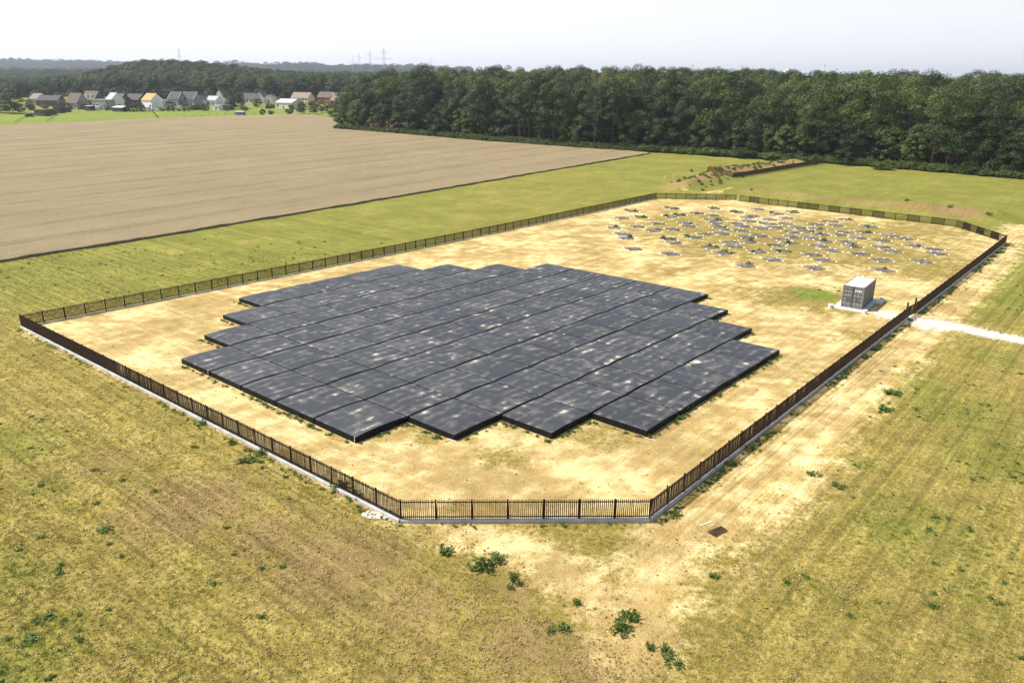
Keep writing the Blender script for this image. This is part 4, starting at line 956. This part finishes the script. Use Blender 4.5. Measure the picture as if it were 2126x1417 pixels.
pylon('faint smallest pylon at the end of the group of four', 734, 2100, 57, [(.7, .24)])
pylon('faint lone pylon above the wooded knoll', 376, 1900, 66, [(.52, .16), (.72, .12), (.9, .06)])
pylon('tiny faint pylon above the forest, alone beyond the group of four', 895, 2300, 57, [(.75, .2)])
for px, h, lab in ((1711, 45, 'slim pale chimney above the forest skyline, taller of two'), (1737, 37, 'slim pale chimney above the forest skyline, shorter of two')):
    p = far_at(px, 1700); t = thing('factory_chimney', lab, 'chimney', (p[0], p[1], float(base_h(*p))))
    MB().bar((0, 0, 0), (0, 0, h * .93), 1.7, 1.2, 10).build('shaft', MAT['cchim'], t); MB().bar((0, 0, h * .93), (0, 0, h), 1.3, 1.3, 10).build('chimney_top', MAT['greyw'], t)
p = far_at(1638, 1700); t = thing('factory_building', 'pale factory block showing just above the forest skyline', 'building', (p[0], p[1], float(base_h(*p))))
MB().box(-8, 0, 0, 8, 12, 33).build('wall', MAT['cchim'], t); MB().box(-3, 2, 33.01, 4, 9, 36.5).build('roof_block', MAT['cchim'], t)
p = far_at(1560, 1900); t = thing('pale_tower', 'thin white tower on the forest skyline', 'tower', (p[0], p[1], float(base_h(*p)))); MB().bar((0, 0, 0), (0, 0, 39), 2, 1.5, 8).build('shaft', MAT['cchim'], t)
for px, lab in ((1436, 'faint wind turbine on the skyline, first of two'), (1538, 'faint wind turbine on the skyline, second of two')):
    p = far_at(px, 3200); h = 44; t = thing('wind_turbine', lab, 'wind turbine', (p[0], p[1], float(base_h(*p))))
    MB().bar((0, 0, 0), (0, 0, h), 2.2, 1.2, 8).build('tower', MAT['cchim'], t); MB().box(-2, -5, h, 2, 3, h + 4).build('nacelle', MAT['cchim'], t)
    for k in range(3):
        a_ = .5 + k * 2.094; MB().bar((0, -5.5, h + 2), (15 * math.sin(a_), -5.5, h + 2 + 15 * math.cos(a_)), 1.2, .3).build('blade', MAT['cchim'], t)
for px, py, lab in ((38, 166, 'a'), (23, 164, 'b')): pass

# ------------------------------------------------------------------ weed mats with white corner stones
Z1 = [(515, 202), (1110, 158), (1710, 158), (360, 302), (640, 285), (1080, 278), (1205, 252), (1465, 228), (1700, 263), (890, 382), (1300, 378), (1345, 425), (250, 447), (590, 430), (820, 487), (1110, 472), (370, 540), (430, 600), (1050, 605), (1130, 665),
      (1420, 585), (1600, 540), (1830, 530), (530, 757), (1080, 830), (1660, 730), (1850, 817), (1950, 660), (2000, 722), (1690, 330), (1740, 375), (1780, 435), (1860, 465)]
Z2 = [(380, 172), (660, 240), (895, 215), (60, 210), (300, 270), (220, 297), (250, 350), (550, 328), (790, 300), (500, 385), (790, 387), (50, 382), (150, 425), (410, 450), (630, 440), (120, 487), (980, 445), (1240, 400), (1440, 350), (1680, 322), (1520, 412),
      (2020, 425), (1250, 458), (860, 510), (1090, 500), (1670, 512), (1940, 507), (200, 582), (410, 562), (890, 580), (1130, 595), (1310, 545), (1560, 548), (1850, 595), (240, 650), (720, 615), (860, 670), (640, 700), (1350, 640), (1690, 655), (1770, 720),
      (1290, 720), (370, 797), (730, 785), (1460, 782), (1180, 842), (590, 912), (1880, 832), (1350, 927), (190, 1000), (1220, 1037)]
Z3 = [(780, 562), (1000, 607), (1110, 712), (640, 730), (790, 792), (630, 632), (1400, 760), (1450, 822), (1240, 942), (640, 920), (660, 1067)]
MP = [(1240 + a * .1411, 410 + b * .1411) for a, b in Z1] + [(1520 + a * .1411, 410 + b * .1411) for a, b in Z2] + [(1740 + a * .1411, 410 + b * .1411) for a, b in Z3]
def mat_meshes(seed):
    n = 9; V = []; hw = 1.22
    for i in range(n + 1):
        for j in range(n + 1):
            a = -hw + 2 * hw * i / n; b = -hw + 2 * hw * j / n
            a += (vnoise(np.array([j * .9 + seed * 7]), np.array([i * .2]), 1, seed)[0] - .5) * .28; b += (vnoise(np.array([i * .9 + seed * 3]), np.array([j * .2]), 1, seed + 3)[0] - .5) * .28
            V.append((a, b, .04 + .07 * vnoise(np.array([a + seed * 9]), np.array([b]), .7, seed)[0]))
    F = [(i * (n + 1) + j, (i + 1) * (n + 1) + j, (i + 1) * (n + 1) + j + 1, i * (n + 1) + j + 1) for i in range(n) for j in range(n)]
    idx = [i * (n + 1) for i in range(n + 1)] + [n * (n + 1) + j for j in range(1, n + 1)] + [i * (n + 1) + n for i in range(n - 1, -1, -1)] + [j for j in range(n - 1, 0, -1)]
    k0 = len(V); V += [(V[i][0], V[i][1], -.08) for i in idx]; m = len(idx); F += [(idx[a], idx[(a + 1) % m], k0 + (a + 1) % m, k0 + a)[::-1] for a in range(m)]
    return mesh('fabric', V, F, MAT['matgrey'], True)
MM = [mat_meshes(s) for s in range(6)]
STONE = MB()
for k, (r0, z0, r1, z1) in enumerate([(.15, -.05, .17, .05), (.17, .05, .10, .10)]): STONE.bar((0, 0, z0), (0, 0, z1), r0, r1, 8)
STONE = STONE.mesh('corner_stone', MAT['white'])
POLE = MB().bar((0, 0, -.2), (0, 0, 1.9), .016, .014, 5).mesh('rod', MAT['pole']); KNOB = MB().bar((0, 0, 1.9), (0, 0, 1.98), .035, .02, 6).mesh('rod_cap', MAT['white'])
def clump_mesh(name, seed, h, r, n, mat, leaf=(.10, .22), stalk=True):
    rng = np.random.default_rng(seed); P = []; Nn = []; Sz = []
    for s in range(n):
        a = rng.uniform(0, 6.28); rr = r * rng.random() ** .7; hh = h * rng.uniform(.45, 1) * (1 - .45 * rr / r); m = int(8 + 10 * hh / h)
        base = np.array([math.cos(a) * rr * .6, math.sin(a) * rr * .6, 0]); tip = np.array([math.cos(a) * rr * 1.2, math.sin(a) * rr * 1.2, hh])
        for q in range(m):
            f = rng.uniform(.15, 1); p_ = base + (tip - base) * f + rng.normal(0, .06, 3) * np.array([1, 1, .6]); p_[2] = max(p_[2], .02); P.append(p_)
            d = rng.normal(size=3) * .8 + np.array([0, 0, .9]); Nn.append(d / np.linalg.norm(d)); Sz.append(rng.uniform(*leaf))
    V, F = leaf_quads(np.array(P), np.array(Nn), np.array(Sz), rng, .5); t = np.repeat(rng.random(len(P)), 4)
    return cloud_mesh(name, V, F, t, MAT[mat])
WEED = [clump_mesh('leaves', 40 + i, .65, .45, 16, 'weed') for i in range(4)]
MLAB = ['dark grey mat pinned flat by white corner stones', 'grey mat with pale sandy streaks pinned by white corner stones']
MXY = []
for i, (px, py) in enumerate(MP):
    p = at(px, py)
    if any(np.hypot(p[0] - a, p[1] - b) < 1.6 for a, b in MXY): continue
    MXY.append((p[0], p[1]))
    rz = .14 + random.uniform(-.12, .12); hz = max(gz(p[0] + a, p[1] + b) for a in (-1, 0, 1) for b in (-1, 0, 1))
    wd = random.random(); po = random.random() < .4
    lab = ('grey weed mat with a green weed clump' if wd < .5 else 'plain grey weed mat')
    zone = 'near the long meadow fence' if px < 1400 else 'near the far pointed corner' if px > 1830 else 'towards the back fence' if py < 440 else 'on the side towards the black boxes' if py > 505 else 'in the crowded middle of the plot'
    lab = lab.replace(', white stones at its corners', '').replace(', white stones at corners', '') + ', ' + zone
    if py > 555: lab = 'grey weed mat nearest to the shipping container, white corner stones'
    t = thing('weed_mat', lab, 'ground mat', (p[0], p[1], hz - .03), rz, 'grey weed mats in the far half of the yard')
    link('fabric', random.choice(MM), t)
    for a, b in ((-1.28, -1.25), (1.28, -1.25), (1.28, 1.25), (-1.28, 1.25)):
        link('corner_stone', STONE, t, (a + random.uniform(-.12, .12), b + random.uniform(-.12, .12), .01 + random.uniform(0, .03)), random.uniform(0, 3))
    if po:
        q = thing('thin_pole', 'thin pale upright pole standing among the grey weed mats', 'pole', (p[0] + random.uniform(-.6, .6), p[1] + random.uniform(-.4, .4), hz), 0, 'thin poles among the weed mats')
        link('rod', POLE, q); link('rod_cap', KNOB, q)
    if wd < .5:
        for _ in range(random.randint(1, 2)):
            q = thing('weed_clump', 'leafy green weed clump on a grey weed mat ' + zone, 'weed', (p[0] + random.choice((-.9, .9, .3)) + random.uniform(-.4, .4), p[1] + random.uniform(-1.2, 1.2), hz - .02), random.uniform(0, 6), 'weed clumps on the grey mats')
            s = random.uniform(.6, 1.25); q.scale = (s * 1.1, s * 1.1, s); link('leaves', random.choice(WEED), q)

# ------------------------------------------------------------------ single plants and small things in the foreground
for px, py, h, w, lab in [(1005, 1172, .95, 1.5, 'dark green bushy weed on the bare soil before the front fence'), (1034, 1164, .55, 1.3, 'spreading weed beside the dark bushy weed'), (927, 1145, .6, 1.1, 'green weed on pale soil near the front fence corner'),
                          (1066, 1197, .45, .7, 'small weed on the rim of the soil gully'), (1078, 1208, .4, .6, 'tiny weed below the gully rim weed'), (1062, 1213, .4, .5, 'tiny weed in the soil gully'), (1287, 1305, .85, 1.2, 'tall leafy weed on clods near the bottom of the soil patch'),
                          (1305, 1284, .6, 1.0, 'leafy weed beside the tall weed on clods'), (1316, 1282, .4, .7, 'small weed behind the leafy weed on clods'), (1169, 1303, .4, .8, 'single low weed on the trodden path'), (1380, 1352, .4, .9, 'low weed on rough brown clods'), (1398, 1378, .45, .9, 'low weed at the lower end of the rough clods'),
                          (1351, 1345, .4, .6, 'thin weed on rough brown clods'), (1199, 1252, .35, .6, 'little weed in the middle of the pale sand patch'), (1143, 1313, .35, .5, 'small yellowing weed on the trodden path'),
                          (168, 738, .6, 1.1, 'weed leaning on the pale kerb of the long fence'), (545, 942, .6, 1.0, 'green weed against the pale kerb near the fence middle'), (425, 876, .5, .9, 'low weed at the pale kerb before the long fence'), (512, 958, .5, 1.4, 'patch of weed before the pale kerb'),
                          (707, 1012, .7, 1.3, 'grey-green weed against kerb near the front fence corner'), (735, 1032, .5, 1.2, 'low weed just before the front fence corner'), (1420, 852, .7, 1.4, 'green weed at the foot of the black boxes'), (1408, 868, .5, .9, 'weed beside the black box corner'),
                          (1590, 752, .4, 1.2, 'low weed at the tip of the black array'), (742, 908, .35, .8, 'weed before the front tip of the black array'), (215, 1100, .3, 1.0, 'spreading weed on the brown ground'), (90, 1285, .3, 1.0, 'spreading weed near the lower edge of the brown ground'),
                          (60, 1330, .28, .9, 'small weed patch near the lower edge of the brown ground'), (1740, 1010, .4, 1.0, 'low weed on the slope beside the sandy strip'), (1690, 985, .4, 1.0, 'second low weed on the slope beside the sandy strip'), (1850, 815, .55, 1.8, 'green weed patch at the rim of the field'),
                          (1840, 850, .5, 1.6, 'weed patch below the field rim patch'), (1482, 1195, .3, .7, 'tiny weed below the brown grating')]:
    p = gat(px, py); q = thing('weed_plant', lab, 'weed', (p[0], p[1], p[2] - .02), random.uniform(0, 6)); q.scale = (w / .95, w / .95, h / .62); link('leaves', random.choice(WEED), q)
p = gat(1490, 1103); t = thing('brown_grating', 'small dark brown lattice grating lying on the dry grass', 'grating', (p[0], p[1], p[2] + .05), R(33))
for i in range(7): MB().box(-.55, -.27 + i * .085, 0, .55, -.23 + i * .085, .05).build('bar', MAT['brown'], t)
for i in range(8): MB().box(-.55 + i * .151, -.285, .051, -.51 + i * .151, .285, .09).build('crossbar', MAT['brown'], t)
for px, py, ln, rz, lab in [(1465, 1087, .95, .55, 'bleached lath on the dry grass above the brown grating'), (1350, 912, .8, -.5, 'bleached lath before the front array tip'), (938, 914, .9, -.6, 'pale board lying under the second array tip'), (655, 885, .7, -.55, 'pale board lying beside the array edge'),
                            (845, 921, .8, .25, 'thin bleached stick on the sand between the array tips')]:
    p = gat(px, py); t = thing('wooden_lath', lab, 'lath', (p[0], p[1], p[2] + .02), rz); MB().box(-ln / 2, -.04, 0, ln / 2, .04, .03).build('lath_board', MAT['plank'], t)
for r_, j in ((4, 0), (8, 0), (11, 8)):
    c = ORG + AV * (PA * j) + BV * PB * r_; c = c - AV * .12 if r_ < 9 else c + BV * .12
    t = thing('marker_stake', {4: 'white stake at a box joint on the far side edge', 8: 'white stake at the front tip of the black array', 11: 'white stake at the side tip of the black array'}[r_], 'stake', (c[0], c[1], gz(*c)), 0)
    MB().bar((0, 0, -.2), (0, 0, .62), .022, .018, 6).build('stake_rod', MAT['white'], t)
# heap of pale rubble at the fence corner
rb = []
c = at(783, 1067)
for _ in range(160): a = random.uniform(0, 6.28); r0 = random.random() ** .6; rb.append((c[0] + math.cos(a) * r0 * 1.0, c[1] + math.sin(a) * r0 * .55))
def lump(seed, mat):
    bm_ = MB(); rg = random.Random(seed); n = 6
    V = [(0, 0, .5)] + [(math.cos(6.283 * k / n) * rg.uniform(.35, .6), math.sin(6.283 * k / n) * rg.uniform(.35, .6), rg.uniform(.0, .3)) for k in range(n)] + [(0, 0, -.3)]
    F = [(0, 1 + k, 1 + (k + 1) % n) for k in range(n)] + [(n + 1, 1 + (k + 1) % n, 1 + k) for k in range(n)]
    return mesh('lump', V, F, MAT[mat])
CL = [lump(i, 'clod') for i in range(5)]; PB_ = [lump(i + 9, 'pebble') for i in range(5)]
scat('rubble_heap', rb, RNG.uniform(.08, .22, len(rb)), PB_, label='pale stone rubble beside the front fence corner')
TR = []
for _ in range(9000):
    k = random.randrange(len(track_c) - 1); f = random.random(); q = track_c[k] + (track_c[k + 1] - track_c[k]) * f + np.array([random.gauss(0, .9), random.gauss(0, .9)]); TR.append(q)
scat('track_gravel', TR, RNG.uniform(.05, .15, len(TR)), PB_, label='loose pale stones on the gravel track')

# ------------------------------------------------------------------ grass, weeds and clods on the open ground
def tuft(seed, n, h, r, mat, w=.018):
    rng = np.random.default_rng(seed); V = []; F = []; T = []
    for i in range(n):
        a = rng.uniform(0, 6.28); rr = r * rng.random(); b = np.array([math.cos(a) * rr, math.sin(a) * rr, -.01]); hh = h * rng.uniform(.5, 1.1); l = rng.uniform(0, 6.28); t_ = b + np.array([math.cos(l) * hh * rng.uniform(.2, .8), math.sin(l) * hh * rng.uniform(.2, .8), hh])
        s = np.array([-math.sin(l), math.cos(l), 0]) * w; k = len(V); V += [tuple(b - s), tuple(b + s), tuple(t_)]; F.append((k, k + 1, k + 2)); T += [rng.random()] * 3
    return cloud_mesh('tuft', np.array(V), np.array(F), T, MAT[mat])
DRY = [tuft(i, 13, .085, .15, 'grassblade', .014) for i in range(5)]; GRN = [tuft(20 + i, 15, .11, .16, 'greenblade', .018) for i in range(4)]
LOW = [clump_mesh('leaves', 80 + i, .16, .22, 7, 'weed', (.06, .14)) for i in range(4)]
BOXP = []
for r_, (j0, j1) in enumerate(rows): BOXP.append(r_)
def in_boxes(X_, Y_):
    i_ = ((X_ - ORG[0]) * BV[0] + (Y_ - ORG[1]) * BV[1]) / PB; j_ = ((X_ - ORG[0]) * AV[0] + (Y_ - ORG[1]) * AV[1]) / PA
    r0 = np.floor(i_).astype(int); ok = (r0 >= 0) & (r0 < 11); rr = np.clip(r0, 0, 10); a = np.array([q[0] for q in rows])[rr]; b = np.array([q[1] for q in rows])[rr]
    return ok & (j_ > a - .03) & (j_ < b + .03)
def grid_val(A, X_, Y_):
    i = np.clip(np.searchsorted(xs, X_) - 1, 0, nx - 2); j = np.clip(np.searchsorted(ys, Y_) - 1, 0, ny - 2); return A.reshape(ny, nx)[j, i]
n0 = 260000
D = 22 * np.exp(RNG.random(n0) * math.log(120 / 22)); ph = RNG.uniform(-.70, .70, n0); PX_ = (.70 * (D * .95 + 8) + 4) * ph / .70; PY_ = D
cover = grid_val(sand, PX_, PY_); gval = grid_val(green, PX_, PY_); bval = grid_val(brown, PX_, PY_); inn = inside(POLY, PX_, PY_); grv = grid_val(gravel, PX_, PY_)
inw = inside([tuple(es), tuple(e1)] + [tuple(p) for p in farpts[::-1]], PX_, PY_)
pat = fbm(PX_, PY_, 2.2, 31); pd = np.clip(1 - cover * 1.1, 0, 1) * np.clip(.30 + .5 * pat, .1, 1) * (1 - .5 * bval); pd = np.where(inn, pd * .5, pd)
okv = ~in_boxes(PX_, PY_) & ~inw & (grv < .3) & (RNG.random(n0) < pd)
isg = RNG.random(n0) < np.clip(gval * 1.25 - .08, 0, .9) * np.clip((fbm(PX_, PY_, 1.5, 33) - .25) * 2.4, .05, 1)
sel = okv & ~isg; scat('dry_grass', np.c_[PX_, PY_][sel], RNG.uniform(.5, 1.15, sel.sum()), DRY, tilt=.15, label='short dry grass over the open ground')
sel = okv & isg; scat('green_grass', np.c_[PX_, PY_][sel], RNG.uniform(.5, 1.2, sel.sum()), GRN, tilt=.15, label='green grass patches on the open ground')
n1_ = 60000; D = 22 * np.exp(RNG.random(n1_) * math.log(130 / 22)); A_ = (.70 * (D * .95 + 8) + 4) * RNG.uniform(-1, 1, n1_)
gv = grid_val(green, A_, D); iw = inside([tuple(es), tuple(e1)] + [tuple(p) for p in farpts[::-1]], A_, D)
inn1 = inside(POLY, A_, D)
sel = (RNG.random(n1_) < np.clip(gv - .22, 0, 1) * np.clip((fbm(A_, D, 2.6, 37) - .42) * 5, 0, 1) * .22 * np.where(inn1, .5, 1)) & ~iw & ~in_boxes(A_, D)
scat('low_weeds', np.c_[A_, D][sel], RNG.uniform(.4, 1.2, sel.sum()), LOW, tilt=.1, label='low leafy weeds in the green patches')
n2_ = 130000; D = 22 * np.exp(RNG.random(n2_) * math.log(75 / 22)); A_ = (.70 * (D * .95 + 8) + 4) * RNG.uniform(-1, 1, n2_)
bv = grid_val(brown, A_, D); sv = grid_val(sand, A_, D); inn2 = inside(POLY, A_, D)
sel = (RNG.random(n2_) < np.where(inn2, .03, np.clip(.18 + bv * .55 - sv * .25, .04, 1) * np.clip((fbm(A_, D, 1.8, 41) - .2) * 2, .1, 1))) & ~in_boxes(A_, D)
scat('soil_clods', np.c_[A_, D][sel], RNG.uniform(.05, .17, sel.sum()) * RNG.uniform(.6, 1.2, sel.sum()), CL, tilt=.3, label='brown soil clods and crumbs on the ground')
n3_ = 900; D = RNG.uniform(23, 75, n3_); A_ = (.70 * (D * .95 + 8) + 4) * RNG.uniform(-1, 1, n3_); ok = ~in_boxes(A_, D)
scat('scattered_pebbles', np.c_[A_, D][ok], RNG.uniform(.04, .09, ok.sum()), PB_, label='small pale stones strewn on the ground')
# weeds along the foot of the fence by the track and at the box edges, and on the heap
L_ = []
for a, b, k, w in (('C', 'G0', 700, .35), ('G1', 'D', 900, .5), ('A', 'B', 260, .35), ('B', 'C', 40, .25)):
    for _ in range(k):
        f = random.random(); q = FP[a] + (FP[b] - FP[a]) * f; t_ = (FP[b] - FP[a]) / np.linalg.norm(FP[b] - FP[a]); q = q + np.array([t_[1], -t_[0]]) * (.3 + abs(random.gauss(0, w)))
        if vnoise(np.array([f * 40]), np.array([0.]), 1, 51)[0] > .42: L_.append(q)
scat('fence_foot_weeds', L_, RNG.uniform(.3, .75, len(L_)), LOW + WEED[:1], weights=[.24, .24, .24, .24, .04], label='green weeds along the foot of the fence')
L_ = []
for r_, (j0, j1) in enumerate(rows):
    for _ in range(16): c = ORG + AV * (PA * j0 - .25 - abs(random.gauss(0, .15))) + BV * PB * (r_ + random.random()); L_.append(c)
    for _ in range(8): c = ORG + AV * (PA * j1 + .25 + abs(random.gauss(0, .15))) + BV * PB * (r_ + random.random()); L_.append(c)
for j in range(11):
    rr = max(r for r, (a, b) in enumerate(rows) if a <= j < b)
    for _ in range(12): c = ORG + AV * PA * (j + random.random()) + BV * (PB * (rr + 1) + .2 + abs(random.gauss(0, .15))); L_.append(c)
scat('array_foot_weeds', L_, RNG.uniform(.4, 1.3, len(L_)), LOW + GRN[:2], label='weeds and grass along the edges of the black boxes')
L_ = []
for _ in range(900):
    k = random.randrange(3); q = HEAP[k] + (HEAP[k + 1] - HEAP[k]) * random.random() + np.array([random.gauss(0, 2.6), random.gauss(0, 3)]); L_.append(q)
for _ in range(16): q = BERM[random.randrange(4)]; k = random.randrange(4); q = BERM[k] + (BERM[k + 1] - BERM[k]) * random.random() + np.array([random.gauss(0, 1.5), random.gauss(0, 1.5)]); L_.append(q)
scat('bank_weeds', L_, RNG.uniform(.6, 1.6, len(L_)), WEED + DRY * 2 + GRN * 2, label='weeds covering the earth heap and bank')
for px, py, lab in ((1397, 372, 'pale leaning post at the end of the overgrown heap'), (1378, 376, 'short pale post in the meadow before the heap')):
    p = gat(px, py); t = thing('wooden_post', lab, 'post', (p[0], p[1], p[2]), .4); MB().bar((0, 0, -.2), (.3, 0, 1.5), .07, .06, 6).build('post_shaft', MAT['plank'], t); MB().bar((.3, 0, 1.5), (.31, 0, 1.53), .075, .05, 6).build('post_top', MAT['plank'], t)

# ------------------------------------------------------------------ air
g = N('summer_haze'); g.t.nodes.remove(g.p)
pv = g.n('ShaderNodeVolumePrincipled'); pv.inputs['Color'].default_value = (.80, .88, 1, 1); pv.inputs['Density'].default_value = .00011; pv.inputs['Anisotropy'].default_value = .35
g.L(pv.outputs[0], g.out.inputs['Volume'])
hz = MB().box(-6400, -640, -1.6, 6400, 9600, 260).build('haze', g.m); hz['kind'] = 'stuff'
